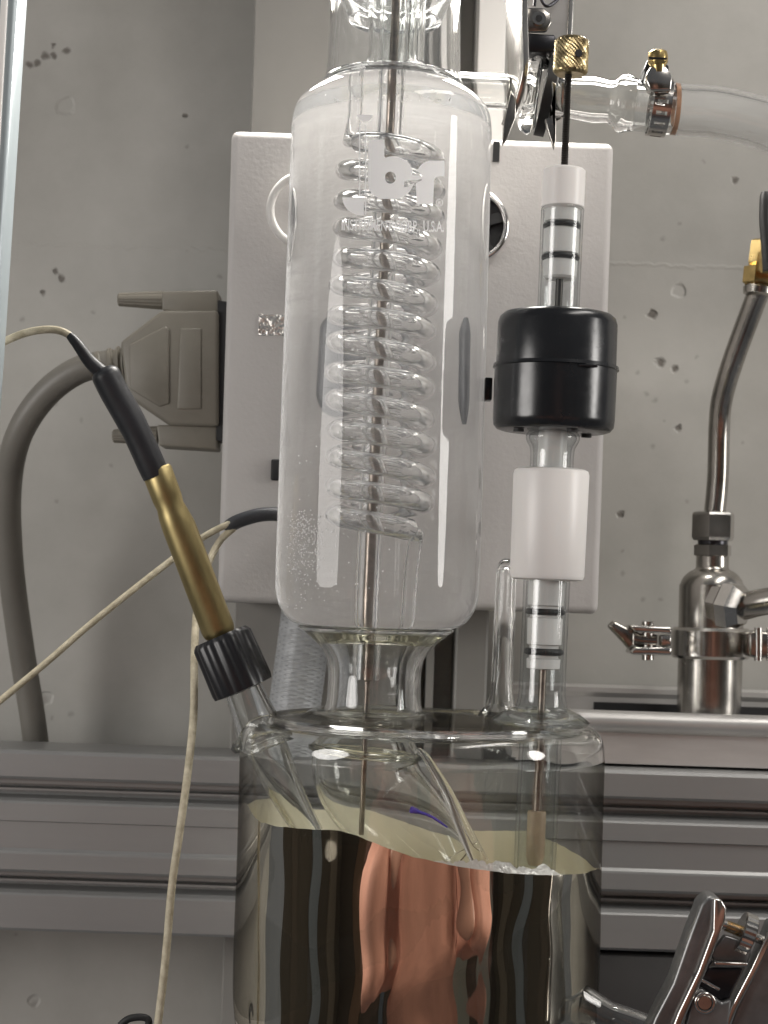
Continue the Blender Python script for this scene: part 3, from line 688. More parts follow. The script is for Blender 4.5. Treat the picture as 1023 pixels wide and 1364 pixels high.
# inner vessel hanging from the neck: ring, then a skewed funnel
NI = Axis((492, 955), (486, 1010), 600)
NI.shell('inner_neck', smooth_prof([(955, 62), (970, 64), (985, 69), (998, 74), (1004, 73)], 4), 7, M_GLASS, fl, 96)
NI.lathe('neck_ring', [(996, 60), (994, 70), (998, 77), (1004, 76), (1006, 68), (1003, 60)], M_LIQ, fl, 96, True, 60)
Pf = path([(487, 1000, 600), (488, 1030, 600), (505, 1062, 600), (540, 1100, 598), (572, 1135, 596), (590, 1158, 594)], 6)
pipe('inner_funnel', Pf, [(72 - 26 * (i / (len(Pf) - 1)) ** 2) * S(600) for i in range(len(Pf))], [(67 - 26 * (i / (len(Pf) - 1)) ** 2) * S(600) for i in range(len(Pf))], M_FLASK, fl, 64)
Pd = path([(556, 992, 582), (575, 1020, 580), (598, 1060, 578), (618, 1105, 577), (640, 1150, 576)], 8)
sweep('funnel_drip_rod', Pd, [(4 + 8 * (i / (len(Pd) - 1))) * S(580) for i in range(len(Pd))], M_GLASS, fl, 20)
sweep('ink_mark', path([(546, 1078, 573), (556, 1081, 573), (575, 1088, 574), (596, 1102, 575)], 6), [r * S(575) for r in [2.6, 4.2, 4.8, 4.5, 4, 4, 3.2, 2.4, 2.2, 2.2, 2, 2, 1.8, 1.8, 1.6, 1.6, 1.4, 1.2, 1]], M_INK, fl, 8)
# fused glass bead line at the foot of the necks
for (cx, cy_, r0) in ((493, 952, 76),):
    A_ = Axis((cx, cy_ - 10), (cx - .3, cy_), 600)
    A_.lathe('fused_bead', [(cy_ - 6, 62), (cy_ - 8, 72), (cy_ - 2, 84), (cy_ + 5, 92), (cy_ + 8, 80), (cy_ + 5, 66)], M_GLASS, fl, 96, True, 70)
# side neck, upper left
NA = Axis((318, 905), (356, 996), 600)
NA.shell('side_neck', smooth_prof([(880, 24), (905, 25), (935, 27), (960, 30), (980, 35), (994, 40)], 4), 6, M_GLASS, fl, 64)
P = path([(350, 985, 600), (370, 1030, 600), (392, 1075, 600), (415, 1112, 600)], 6)
pipe('side_neck_drip_tube', P, [(30 - 13 * i / (len(P) - 1)) * S(600) for i in range(len(P))], [(24 - 13 * i / (len(P) - 1)) * S(600) for i in range(len(P))], M_FLASK, fl, 32)
TB = Axis((347, 976), (353, 990), 600)
TB.lathe('side_neck_bead', [(978, 34), (974, 40), (980, 45), (987, 42), (986, 34)], M_GLASS, fl, 64, True, 70)
# tall closed side tube beside the column
VA = Axis((675, 745), (667, 950), 622)
VA.lathe('sealed_tube', smooth_prof([(744, .6), (746, 7), (752, 11), (765, 13), (800, 14), (900, 14.5), (930, 17), (944, 24), (954, 32)], 4) + [(954, 26), (940, 14), (900, 10), (765, 9), (757, 5), (755, .5)], M_GTUBE, fl, 40, False, 60)
# take-off arm at the lower right
sweep_pts = path([(765, 1335, 575), (800, 1352, 572), (840, 1366, 568), (900, 1390, 565)], 6)
pipe('take_off_arm', sweep_pts, [(30 - 8 * min(1, i / 8)) * S(570) for i in range(len(sweep_pts))], [(24 - 8 * min(1, i / 8)) * S(570) for i in range(len(sweep_pts))], M_GLASS, fl, 32)
# glass valve column standing on the jacket
COL_Y = 580
VC = Axis((751, 240), (714, 1110), COL_Y)
VC.shell('valve_column', smooth_prof([(773, 31), (800, 31), (900, 31), (930, 32), (945, 37), (954, 48), (960, 62)], 4), 4, M_THIN, fl, 64)
VC.shell('valve_drop_tube', [(960, 29), (1000, 28), (1100, 28), (1158, 28)], 4.5, M_THIN, fl, 48)
VC.lathe('column_bead', [(948, 32), (944, 38), (950, 52), (960, 66), (966, 60), (960, 40)], M_GLASS, fl, 64, True, 70)

# ------------------------------------------------------------------ valve: plugs, rod, magnet
def oring(ax, py, r, mn, parent):
    pts = [(py + mn * math.sin(a), r + mn * math.cos(a)) for a in [2 * math.pi * i / 12 for i in range(12)]]
    return ax.lathe('o_ring', pts, M_RUBBER, parent, 48, True, 80)
t = thing('valve_stopper', 'white plastic cylinder with black ringed stem plugged into the valve column', 'valve plug', VC.at(1150))
VC.lathe('cylinder', [(626, 18), (625, 45), (627, 49), (632, 50.5), (766, 49.5), (771, 47.5), (773, 42), (773, 18)], M_PTFE, t, 72, False, 30)
VC.lathe('ringed_stem', [(772, 24), (806, 23.5), (808, 20), (822, 20), (824, 23.5), (858, 23), (860, 19.5), (876, 19.5), (878, 22.5), (890, 22), (891, 19)], M_PTFE, t, 48, False, 30)
oring(VC, 815, 22.5, 4.2, t); oring(VC, 868, 22.2, 4.6, t)
VC.lathe('rod', [(888, 5), (985, 5.2), (1085, 6)], M_ROD, t, 20)
VC.lathe('sealing_tip', [(1080, 12), (1082, 12.5), (1140, 12.5), (1152, 9)], M_BEIGE, t, 24, False, 30)
VC.lathe('upper_stem', [(560, 19), (627, 19)], M_PTFE, t, 40)
gl = VC.shell('glass_collar', smooth_prof([(572, 26), (576, 33), (583, 36), (590, 34), (598, 30), (612, 29), (628, 29.5)], 4), 4, M_THIN, t, 48)

t = thing('magnet_housing', 'round glossy black two-part housing on the valve column', 'magnet housing', VC.at(577))
VC.lathe('upper_half', [(418, 10), (418, 66), (419.5, 72), (424, 77), (432, 79.5), (489, 80)], M_BLACK, t, 96, False, 40)
VC.lathe('seam_lip', [(489, 78), (487.5, 83), (492, 84), (493.5, 80)], M_BLACK, t, 96, True, 30)
lo = VC.lathe('lower_half', [(492, 81.5), (560, 81), (568, 80), (573, 76), (575, 70), (575, 10)], M_BLACK, t, 96, False, 40)
for a in (2.6, -.55, 1.2):
    c = VC.at(575.4) + EX * (math.cos(a) * 56 * VC.s) - EY * (math.sin(a) * 56 * VC.s) 
    v, f = lathe_data([(0, 7 * VC.s), (.0008, 7 * VC.s)], c, c - EZ * .01, 16); mk('screw_recess', v, f, M_BLKM, t)
slab('side_tab', W(650, 519, 590), EX, EY, EZ, 10 * S(590), .006, 30 * S(590), M_BLACK, t, bevel=.0004)
slab('seam_clip', W(783, 487, 562), EX, EY, EZ, 26 * S(562), .0025, 4 * S(562), M_BLACK, t, bevel=.0003)

UT = VC.shell('upper_glass_tube', [(277, 27.5), (279, 29), (283, 28.5), (420, 28)], 3, M_THIN, None, 48)
tag(UT, 'short clear glass tube standing on the black magnet housing', 'glass tube')
t = thing('valve_adjuster', 'white plug with black rings below a threaded rod and knurled brass knob', 'valve adjuster', VC.at(418))
VC.lathe('plug', [(226, 6), (225.5, 26), (228, 28.5), (276, 28.5), (279, 25), (280, 23.5), (296, 23.5), (297, 20), (305, 20), (306, 23.5), (338, 23.5), (339, 20), (347, 20), (348, 23), (369, 22), (372, 19), (372, 6)], M_PTFE, t, 48, False, 30)
oring(VC, 301, 22, 3.6, t); oring(VC, 343, 22, 3.8, t)
th = []; py = 96.0
while py < 226: th += [(py, 4.0), (py + 1.1, 5.0), (py + 1.2, 5.0)]; py += 2.3
VC.lathe('threaded_rod', th, M_THREAD, t, 16, False, 20)
VC.lathe('lower_rod', [(371, 5), (420, 5)], M_THREAD, t, 16)
KA = Axis((762, 52), (759.5, 100), COL_Y)
def knurl():
    n = 72; rows = 24; vs, fs = [], []; x, y, d = frame(KA.B - KA.A)
    for j in range(rows + 1):
        q = j / rows; py = 55 + 42 * q
        for i in range(n):
            a = 2 * math.pi * i / n
            r = 22.6 + 1.2 * (abs(((i + j * .9) % 3) - 1.5) - .75) + (-.8 if j in (0, rows) else 0)
            vs.append(KA.at(py) + x * (r * KA.s * math.cos(a)) + y * (r * KA.s * math.sin(a)))
    for j in range(rows):
        for i in range(n): fs.append((j * n + i, j * n + (i + 1) % n, (j + 1) * n + (i + 1) % n, (j + 1) * n + i))
    for pyc, base in ((51.5, 0), (100, rows * n)):
        o_ = len(vs)
        for i in range(n):
            a = 2 * math.pi * i / n; vs.append(KA.at(pyc) + x * (18.5 * KA.s * math.cos(a)) + y * (18.5 * KA.s * math.sin(a)))
        for i in range(n): fs.append((base + i, base + (i + 1) % n, o_ + (i + 1) % n, o_ + i))
        fs.append([o_ + i for i in range(n)])
    return mk('knurled_knob', vs, fs, M_KNURL, t, angle=15)
kn = knurl()
c = W(770, 71, COL_Y - 5.2); v, f = lathe_data([(0, 5 * KA.s), (.0025, 5 * KA.s)], c + Vector((.0002, -.0004, 0)), c + EY * .01, 20); mk('set_screw_hole', v, f, M_BLKM, kn)

# ------------------------------------------------------------------ side arm, ball joint, adapter, hose
SY = 608
sa = pipe('side_arm', path([(598, 119, 604), (640, 121, 606), (680, 123, SY)], 4), 23 * S(SY), 18 * S(SY), M_GTUBE, cond, 40)
def xlathe(name, pts, y0, y1, x0, x1, Y, mt, parent, segs=64, closed=False, angle=50, Y1=None):
    """lathe about a sideways axis; pts (px, r)"""
    A, B = W(x0, y0, Y), W(x1, y1, Y1 or Y); L = (B - A).length
    v, f = lathe_data([((p - x0) / (x1 - x0) * L, r * S(Y)) for p, r in pts], A, B, segs, closed)
    return mk(name, v, f, mt, parent, angle=angle)
xlathe('ball_socket', [(676, 23), (684, 25), (692, 34), (699, 46), (706, 51), (712, 52), (714, 48), (708, 40), (702, 30), (696, 19), (686, 17), (676, 17)], 122, 134, 676, 760, SY, M_GLASS, cond, 64, True)
ad = thing('hose_adapter', 'clear glass adapter between the ball joint clamp and the hose', 'glass adapter', W(790, 175, SY))
xlathe('ball_flange', [(714, 38), (718, 49), (722, 51), (727, 46), (733, 36), (740, 29), (750, 27), (790, 30), (812, 27), (818, 29), (824, 36), (832, 38), (842, 35), (850, 33), (872, 31), (900, 27), (900, 21), (872, 25), (842, 29), (830, 30), (820, 23), (812, 21), (790, 23), (750, 20), (738, 21), (728, 30), (720, 36)], 125, 146, 714, 900, SY, M_GLASS, ad, 64, True, Y1=602)
xlathe('gasket', [(719, 36), (722, 53), (735, 53), (738, 36)], 126, 130, 719, 738, SY, M_RUBBER, ad, 48, True)
hs = thing('clear_hose', 'clear flexible plastic hose leaving the picture at upper right', 'hose', W(960, 190, 600))
P = path([(846, 140, 604), (880, 143, 603), (915, 147, 602), (950, 149, 600), (990, 157, 598), (1030, 169, 596), (1090, 196, 594)], 7)
pipe('hose_wall', P, 34 * S(602), 26 * S(602), M_HOSE, hs, 48)
xlathe('rust_stain_ring', [(897, 27.2), (897, 28.4), (903, 28.4), (903, 27.2)], 144, 146, 880, 915, 602, M_RUST, hs, 48, True)

hc = thing('hose_clamp', 'slotted steel worm drive clamp with brass screw round the clear hose', 'hose clamp', W(878, 178, 602))
def band():
    A, B = W(866, 141, 603), W(890, 144, 603); x, y, d = frame(B - A)
    # band with slots cut through: strips between slot rows
    r = 36.5 * S(603); w = (B - A).length; n = 48
    ts = [0, .22, .78, 1]; vs, fs = [], []
    def add_quad(a0, a1, t0, t1):
        o_ = len(vs); m_ = 3
        for i in range(m_ + 1):
            a = a0 + (a1 - a0) * i / m_
            for rr in (r, r + .0006):
                for tt in (t0, t1): vs.append(A + d * (w * tt) + x * (rr * math.cos(a)) + y * (rr * math.sin(a)))
        for i in range(m_):
            p = o_ + i * 4; q = p + 4
            fs.extend([(p + 2, p + 3, q + 3, q + 2), (p, q, q + 1, p + 1), (p, p + 2, q + 2, q), (p + 1, q + 1, q + 3, p + 3)])
        fs.extend([(o_, o_ + 1, o_ + 3, o_ + 2), (o_ + m_ * 4, o_ + m_ * 4 + 2, o_ + m_ * 4 + 3, o_ + m_ * 4 + 1)])
    for i in range(n):
        a0, a1 = 2 * math.pi * i / n, 2 * math.pi * (i + 1) / n
        add_quad(a0, a1, 0, .2); add_quad(a0, a1, .8, 1)
        if i % 3: add_quad(a0, a1, .2, .8)
    mk('slotted_band', vs, fs, M_STEEL, hc, angle=30, flip=None)
band()
prism('screw_housing', [(860, 106), (862, 96), (868, 88), (886, 87), (893, 96), (896, 104), (894, 120), (866, 120)], 586, 592, M_STEEL, hc, bevel=.0006)
prism('screw_cradle', [(858, 92), (862, 80), (870, 76), (884, 78), (891, 88), (891, 96), (860, 98)], 592, 603, M_BLUED, hc, bevel=.0006)
A_ = Axis((876, 68), (877, 96), 588)
sh = A_.lathe('screw_head', [(68, 3), (67.5, 9), (70, 12.5), (76, 13.5), (84, 13), (88, 10), (97, 9)], M_BRASSB, hc, 32, False, 30)
slab('screw_slot', W(876, 78, 585.0), EX, EY, EZ, 24 * S(588), .0006, 2.6 * S(588), M_BLUED, sh)

# ------------------------------------------------------------------ ball joint clamp, top
def rounded_strip(name, P, width, thick, wdir, mt, parent, bevel=.0004):
    """bent metal strip: centre line P, width along wdir, thickness across"""
    n = len(P); vs, fs = [], []
    if not hasattr(width, '__len__'): width = [width] * n
    for i in range(n):
        T = (P[min(i + 1, n - 1)] - P[max(i - 1, 0)]).normalized(); N_ = T.cross(wdir).normalized()
        for a, b in ((-.5, -.5), (.5, -.5), (.5, .5), (-.5, .5)):
            vs.append(P[i] + wdir * (a * width[i]) + N_ * (b * thick))
    for i in range(n - 1):
        for k_ in range(4):
            l = (k_ + 1) % 4; fs.append((i * 4 + k_, i * 4 + l, i * 4 + 4 + l, i * 4 + 4 + k_))
    fs += [(0, 1, 2, 3), (4 * n - 4, 4 * n - 3, 4 * n - 2, 4 * n - 1)]
    o = mk(name, vs, fs, mt, parent, angle=35)
    if bevel: bev(o, bevel, 2, 50)
    return o
jc = thing('joint_clamp', 'steel pinch clamp holding the ball joint at the condenser side arm', 'clamp', W(715, 195, SY), 'ball joint clamps')
yaw = Vector((-.32, .95, 0)).normalized()      # clamp plates are seen a little from the side
rounded_strip('clamp_arm', path([(690, -40, 600), (689, 30, 600), (690, 68, 600), (690, 100, 600), (684, 140, 600), (676, 165, 600)], 5), [.014] * 16 + [.013, .012, .0105, .009, .008] + [.007] * 5, .0022, yaw, M_STEEL, jc)
rounded_strip('clamp_arm', path([(752, -40, 612), (750, 30, 612), (747, 70, 612), (742, 105, 612), (744, 140, 612), (747, 160, 612)], 5), [.013] * 16 + [.013, .012, .0105, .009, .008] + [.007] * 5, .0020, yaw, M_STEEL, jc)
prism('fork_prong', [(681, 120), (688, 132), (687, 158), (676, 184), (669, 194), (672, 160)], 591, 593.5, M_STEELD, jc, bevel=.0004)
prism('fork_prong', [(735, 108), (742, 112), (736, 138), (741, 160), (741, 186), (738, 199), (729, 172), (726, 158), (734, 156), (738, 150)], 589, 591.5, M_STEELD, jc, bevel=.0004)
prism('pivot_bracket', [(696, 10), (724, 10), (733, 18), (735, 30), (728, 42), (697, 42)], 598, 600, M_STEELD, jc, bevel=.0005)
prism('back_plate', [(690, -40), (762, -40), (757, 55), (694, 50)], 606, 608, M_STEELB, jc)
prism('pivot_block', [(694, 43), (740, 46), (741, 64), (734, 70), (696, 68)], 599, 610, M_BLUED, jc, bevel=.0006)
disc_on('rivet', 718, 24, 596.5, 599, 9, M_STEEL, jc, 24); disc_on('rivet_hole', 718, 24, 596.2, 596.9, 4.5, M_BLKM, jc, 24)
sweep('spring_wire', path([(716, -30, 600), (720, -5, 600), (728, 8, 600), (742, 0, 602), (750, -16, 602)], 5), 2.4 * S(600), M_BLUED, jc, 10)
sweep('spring_wire', path([(712, 8, 600), (713, -10, 600), (708, -32, 600)], 4), 2.2 * S(600), M_BLUED, jc, 10)

# ------------------------------------------------------------------ ball joint clamp, lower right
jc2 = thing('joint_clamp', 'steel screw clamp leaning in the lower right corner', 'clamp', W(950, 1364, 560), 'ball joint clamps')
CYY = 556
wd = Vector((.35, .92, .18)).normalized()
prism('clamp_arm', [(934, 1204), (944, 1194), (957, 1195), (966, 1206), (964, 1226), (952, 1256), (936, 1300), (912, 1352), (896, 1400), (855, 1400), (872, 1356), (896, 1310), (915, 1255)], CYY, CYY + 12, M_CLAMP, jc2, bevel=.0012, segs=3)
prism('arm_edge', [(951, 1196), (962, 1199), (968, 1210), (966, 1228), (955, 1258), (938, 1302), (914, 1354), (896, 1400), (884, 1400), (903, 1350), (930, 1294), (950, 1240)], CYY - 2.2, CYY - .2, M_STEEL, jc2, bevel=.0007, segs=3)
prism('clamp_arm', [(1030, 1228), (1060, 1240), (1060, 1400), (958, 1400), (978, 1345), (1004, 1290)], CYY + 2, CYY + 13, M_CLAMP, jc2, bevel=.0015, segs=3)
prism('arm_edge', [(1024, 1240), (1032, 1244), (1010, 1292), (982, 1345), (962, 1400), (956, 1400), (974, 1342), (1002, 1288)], CYY, CYY + 1.8, M_STEEL, jc2, bevel=.0005)
sweep('adjusting_screw', path([(940, 1222, CYY + 5), (985, 1240, CYY + 5), (1030, 1258, CYY + 5)], 3), 6.5 * S(CYY), M_STEEL, jc2, 16)
for q in range(9):
    c = W(967 + q * 2.0, 1232.8 + q * .8, CYY + 5); d = (W(1030, 1258, CYY) - W(940, 1222, CYY)).normalized()
    v, f = lathe_data([(0, 7 * S(CYY)), (.8 * S(CYY), 8 * S(CYY)), (1.2 * S(CYY), 7 * S(CYY))], c, c + d, 16); mk('screw_thread', v, f, M_BRASSB, jc2)
A_, B_ = W(984, 1240, CYY + 5), W(1004, 1248, CYY + 5)
v, f = lathe_data([(0, 24 * S(CYY)), (1.5 * S(CYY), 28 * S(CYY)), (17 * S(CYY), 28 * S(CYY)), (19 * S(CYY), 24 * S(CYY))], A_, B_, 48, False, 0, lambda a, t_, r: -.00022 * (1 if int(a / (2 * math.pi) * 48 + .5) % 2 else 0))
mk('knurled_nut', v, f, M_STEEL, jc2, angle=20)
prism('inner_plate', [(953, 1262), (966, 1246), (985, 1252), (1002, 1262), (996, 1284), (954, 1283), (946, 1272)], CYY + 3, CYY + 6, M_CLAMP, jc2, bevel=.0005)
prism('cross_bar', [(952, 1281), (996, 1283), (996, 1288), (952, 1286)], CYY - 1, CYY + 8, M_STEEL, jc2, bevel=.0003)
prism('web_plate', [(944, 1290), (990, 1290), (972, 1330), (960, 1338), (935, 1316), (925, 1310)], CYY + 2, CYY + 6, M_BLUED, jc2, bevel=.0005)
prism('pivot_ear', [(924, 1322), (935, 1316), (962, 1336), (975, 1331), (966, 1400), (905, 1400)], CYY - 1.2, CYY + 2, M_CLAMP, jc2, bevel=.0008)
ring_on('rivet_rim', 939, 1336, CYY - 1.6, 12, 3, M_STEEL, jc2); disc_on('rivet', 939, 1336, CYY - 3, CYY - 1, 9, M_STEEL, jc2, 24)
sweep('spring_wire', path([(925, 1300, CYY - 1), (940, 1308, CYY - 1), (958, 1318, CYY - 1)], 4), 2.5 * S(CYY), M_STEEL, jc2, 8)
sweep('spring_wire', path([(928, 1310, CYY - 1), (936, 1296, CYY - 1), (947, 1280, CYY)], 4), 2.5 * S(CYY), M_BLUED, jc2, 8)

# ------------------------------------------------------------------ temperature probe on the side neck
t = thing('temperature_probe', 'brass probe sleeve with black heat shrink leaning into the side neck', 'probe', W(300, 850, 597))
PB = Axis((210, 627), (294, 848), 594, 598)
def flat(a, t_, r): return 0
v = []
PB.lathe('brass_sleeve', [(625, 15), (624, 20), (627, 21.5), (662, 21), (674, 19.5), (684, 21.5), (700, 22.5), (838, 22.5), (844, 21), (848, 17), (848, 10)], M_BRASS, t, 64, False, 40, wob=lambda a, t_, r: (-.0008 * max(0, math.cos(a - 1.2)) ** 6 if t_ < PB.t(690) else 0))
PB.lathe('probe_stem', [(846, 11), (862, 11)], M_STEEL, t, 24)
sweep('heat_shrink', path([(137, 490, 588), (150, 518, 589), (180, 572, 591), (208, 634, 593)], 6), [r * S(590) for r in [10, 15, 18.5, 19.5, 19.5, 19.5, 19.5, 19.5, 19.5, 19.5, 19.5, 19.5, 19, 19, 19, 19, 19, 18.5, 18]], M_SHRINK, t, 28)
sweep('thin_heat_shrink', path([(92, 446, 586), (104, 460, 586), (120, 482, 587), (140, 500, 588)], 6), [r * S(587) for r in [5, 5.5, 6, 6.4, 6.8, 7, 7.3, 7.6, 7.9, 8.2, 8.5, 8.8, 9.1, 9.4, 9.6, 9.8, 10, 10, 10]], M_SHRINK, t, 18)
sweep('lead_wire', path([(-20, 470, 586), (10, 453, 586), (40, 442, 586), (70, 439, 586), (90, 445, 586), (104, 458, 586)], 7), 5.2 * S(586), M_WIRE, t, 10)
CPA = Axis((293, 846), (327, 925), 598)
ribs = 15
def capw(a, t_, r): return (-.0005 * abs(math.cos(a * ribs / 2)) ** 3) if .0012 < t_ < .019 and r > .009 else 0
tag(CPA.lathe('screw_cap', [(851, 9), (847, 12), (847, 36), (851, 40), (854, 41.5), (912, 42.5), (918, 41), (920, 20)], M_CAP, None, 24 * 6, False, 35, wob=capw), 'black ribbed screw cap on the angled side neck', 'screw cap')

# ------------------------------------------------------------------ steel trap, trough and tubing, right
tr = thing('steel_trough', 'polished steel trough resting on the rail at right', 'trough', W(880, 1020, 715))
x0 = W(690, 950, 705).x; x1 = .34
def tz(py, Y): return W(900, py, Y).z
zf, zb, zr = tz(949, 702), tz(1019, 702), tz(915, 757)
mkp = lambda pts: [(y * .001, z) for y, z in pts]
extrude('front_wall', mkp([(700, zb), (700, zf - .0085), (698, zf - .0075), (696.8, zf - .0055), (696.6, zf - .0035), (697.5, zf - .0015), (699.3, zf - .0003), (702, zf), (705, zf - .001), (706.5, zf - .004), (705.5, zf - .007), (703, zf - .0085), (703, zb)]), 'X', x0, x1, M_STEELB, tr, 35)
extrude('back_wall', mkp([(753, zb), (753, zr - .005), (751.5, zr - .003), (751.5, zr - .001), (753, zr), (757, zr), (758, zr - .002), (757, zr - .005), (757, zb)]), 'X', x0, x1, M_STEELB, tr, 35)
slab('trough_floor', Vector(((x0 + x1) / 2, .728, zb + .001)), EX, EY, EZ, x1 - x0, .0496, .002, M_STEELB, tr)
slab('end_wall', Vector((x0 - .001, .728, (zb + zf) / 2)), EX, EY, EZ, .002, .057, zf - zb - .004, M_STEELB, tr)
slab('trough_shade', Vector(((W(795, 930, 740).x + .30) / 2, .7495, (zr + zb) / 2 - .003)), EX, EY, EZ, .30 - W(795, 930, 740).x, .003, zr - zb - .008, M_BLKM, tr)  # black sheet stands in for the shade inside the trough
TY = 728
TA = Axis((950, 700), (944, 960), TY)
trap = thing('cold_trap', 'shiny steel vacuum trap with domed top standing in the steel trough', 'trap', TA.at(1000))
TA.lathe('trap_body', smooth_prof([(745, 20), (757, 22), (762, 30), (770, 38), (782, 42.5), (800, 43), (1000, 42)], 4), M_STEELD, trap, 72, False, 50)
TA.lathe('neck', [(738, 21.5), (760, 21.5)], M_STEELD, trap, 40)
TA.lathe('lower_hex_nut', [(725, 22), (726.5, 26), (740, 26), (742, 22)], M_STEEL, trap, 6, False, 20, phase=.35)
TA.lathe('nut_gap', [(718, 20), (727, 20)], M_BLUED, trap, 32)
TA.lathe('hex_nut', [(681, 20), (683, 28), (686, 29.5), (716, 29.5), (720, 27), (721, 20)], M_STEEL, trap, 6, False, 20, phase=.35)
xlathe('side_fitting', [(950, 24), (962, 27), (966, 33), (980, 33), (984, 29), (992, 24)], 802, 812, 950, 1000, 700, M_STEEL, trap, 6, False, 20, Y1=690)
sweep('side_tube', path([(972, 806, 700), (990, 808, 694), (1010, 803, 688), (1050, 796, 680)], 4), 18 * S(690), M_STEELD, trap, 28)
tc = thing('band_clamp', 'hinged steel band clamp with wing screw round the vacuum trap', 'band clamp', TA.at(876))
TA.lathe('band', [(838, 43.5), (836, 49), (840, 53), (873, 53), (877, 49), (875, 43.5)], M_STEEL, tc, 64, True, 30)
prism('latch_fork', [(838, 833), (895, 835), (895, 845), (846, 842)], 702, 716, M_STEEL, tc, bevel=.0008)
prism('latch_fork', [(838, 868), (846, 862), (895, 862), (895, 873), (842, 872)], 702, 716, M_STEEL, tc, bevel=.0008)
prism('latch_end', [(880, 846), (895, 846), (895, 861), (880, 861)], 703, 715, M_STEEL, tc, bevel=.0008)
sweep('hinge_pin', path([(863, 828, 709), (863, 852, 709), (863, 879, 709)], 3), 8 * S(709), M_STEEL, tc, 20)
sweep('wing_screw', path([(874, 854, 709), (850, 852, 709), (838, 846, 709)], 3), 9 * S(709), M_STEELD, tc, 20)
prism('wing', [(809, 834), (818, 826), (836, 836), (846, 838), (846, 862), (838, 866), (830, 856)], 706, 711, M_STEELD, tc, bevel=.0012, segs=3)
prism('hinge_lug', [(998, 842), (1012, 840), (1024, 842), (1040, 842), (1040, 874), (1012, 878), (998, 874)], 702, 716, M_STEELD, tc, bevel=.001)
for x_ in (1010, 1026): sweep('hinge_pin', path([(x_, 836, 703), (x_, 858, 703), (x_, 880, 703)], 3), 5.5 * S(703), M_STEEL, tc, 16)
tag(sweep('steel_tube', path([(950, 700, TY), (956, 640, TY), (958, 570, 726), (962, 530, 722), (975, 485, 715), (993, 435, 708), (1012, 385, 700)], 7), 14.5 * S(718), M_STEELD, None, 28), 'bent dull steel tube rising from the vacuum trap', 'tube')
bv_ = thing('brass_valve', 'brass fitting at the top end of the bent steel tube', 'fitting', W(1014, 392, 698))
BV = Axis((1018, 318), (1010, 392), 698)
BV.lathe('hex_body', [(320, 14), (323, 19), (352, 20), (356, 16)], M_BRASSB, bv_, 6, False, 20, phase=.2)
BV.lathe('hex_nut', [(355, 16), (357, 23), (378, 23), (382, 18)], M_BRASSB, bv_, 6, False, 20, phase=.5)
BV.lathe('steel_ferrule', [(381, 19), (384, 21), (392, 20), (394, 15)], M_STEELD, bv_, 32, False, 30)
xlathe('side_nut', [(1010, 14), (1014, 20), (1034, 20), (1040, 15)], 348, 350, 1010, 1040, 690, M_BRASSB, bv_, 6, False, 20)
tag(sweep('black_hose', path([(1024, 360, 680), (1021, 320, 680), (1019, 290, 680), (1020, 256, 680)], 4), [8 * S(680)] * 12 + [6 * S(680)], M_RUBBER, None, 16), 'short upright black lever beside the brass fitting', 'lever')

# ------------------------------------------------------------------ odds and ends round the edge
dc = prism('dark_case', urect(165, 481, 420, 700, 692), 692, 740, M_DARKC, None, bevel=.002)
tag(dc, 'dark grey case below the rail at lower right', 'case')
lp = thing('hood_post', 'pale blue upright post along the left edge', 'post', W(-20, 700, 560))
prism('post_face', [(-60, -60), (27, -60), (-4, 430), (-30, 800), (-60, 800)], 560, 575, M_POST, lp, bevel=.0015)
prism('post_bead', [(4, -60), (13, -60), (-14, 430), (-24, 430)], 558.5, 560.5, M_WHITEC, lp, bevel=.0006)
tag(sweep('black_hook', path([(160, 1366, 600), (172, 1357, 600), (190, 1355, 600), (198, 1360, 600), (196, 1376, 600)], 5), 5 * S(600), M_BLKM, None, 12), 'tip of a black hook at the bottom left edge', 'hook')

# ------------------------------------------------------------------ the photographer, seen only mirrored in the silver
def skin(name, pts, edges, mt, parent=None, sub=2, root=0):
    me = bpy.data.meshes.new(name); org = ORG[parent.name] if parent else Vector()
    me.from_pydata([tuple(Vector(p[:3]) - org) for p in pts], edges, [])
    o = bpy.data.objects.new(name, me); col.objects.link(o); o.parent = parent
    md = o.modifiers.new('skin', 'SKIN'); md.use_smooth_shade = True
    sv = me.skin_vertices[0].data
    for i, p in enumerate(pts): sv[i].radius = (p[3], p[4] if len(p) > 4 else p[3]); sv[i].use_root = (i == root)
    s_ = o.modifiers.new('sub', 'SUBSURF'); s_.levels = sub; s_.render_levels = sub
    me.materials.append(mt); ORG[o.name] = org
    return o
pe = thing('person', 'person in a salmon shirt mirrored in the silver holding a phone', 'person', (.07, -.30, -1.45))
bx_ = .07
bp = [(bx_, -.20, -.66, .20, .13), (bx_, -.20, -.48, .25, .14), (bx_, -.18, -.33, .29, .14), (bx_, -.18, -.19, .24, .11), (bx_, -.24, -.10, .07, .07),
      (bx_ - .28, -.14, -.19, .085), (bx_ - .44, -.02, -.24, .08), (bx_ - .24, .04, -.18, .055),
      (bx_ + .29, -.14, -.19, .085), (bx_ + .48, -.02, -.25, .08), (bx_ + .27, .04, -.19, .055)]
skin('shirt', bp, [(0, 1), (1, 2), (2, 3), (3, 4), (3, 5), (5, 6), (6, 7), (3, 8), (8, 9), (9, 10)], M_SHIRT, pe)
shirt = pe.children[0]
tx = bpy.data.textures.new('folds', 'CLOUDS'); tx.noise_scale = .10; tx.noise_depth = 1
dm = shirt.modifiers.new('folds', 'DISPLACE'); dm.texture = tx; dm.strength = .06; dm.mid_level = .5; dm.texture_coords = 'LOCAL'
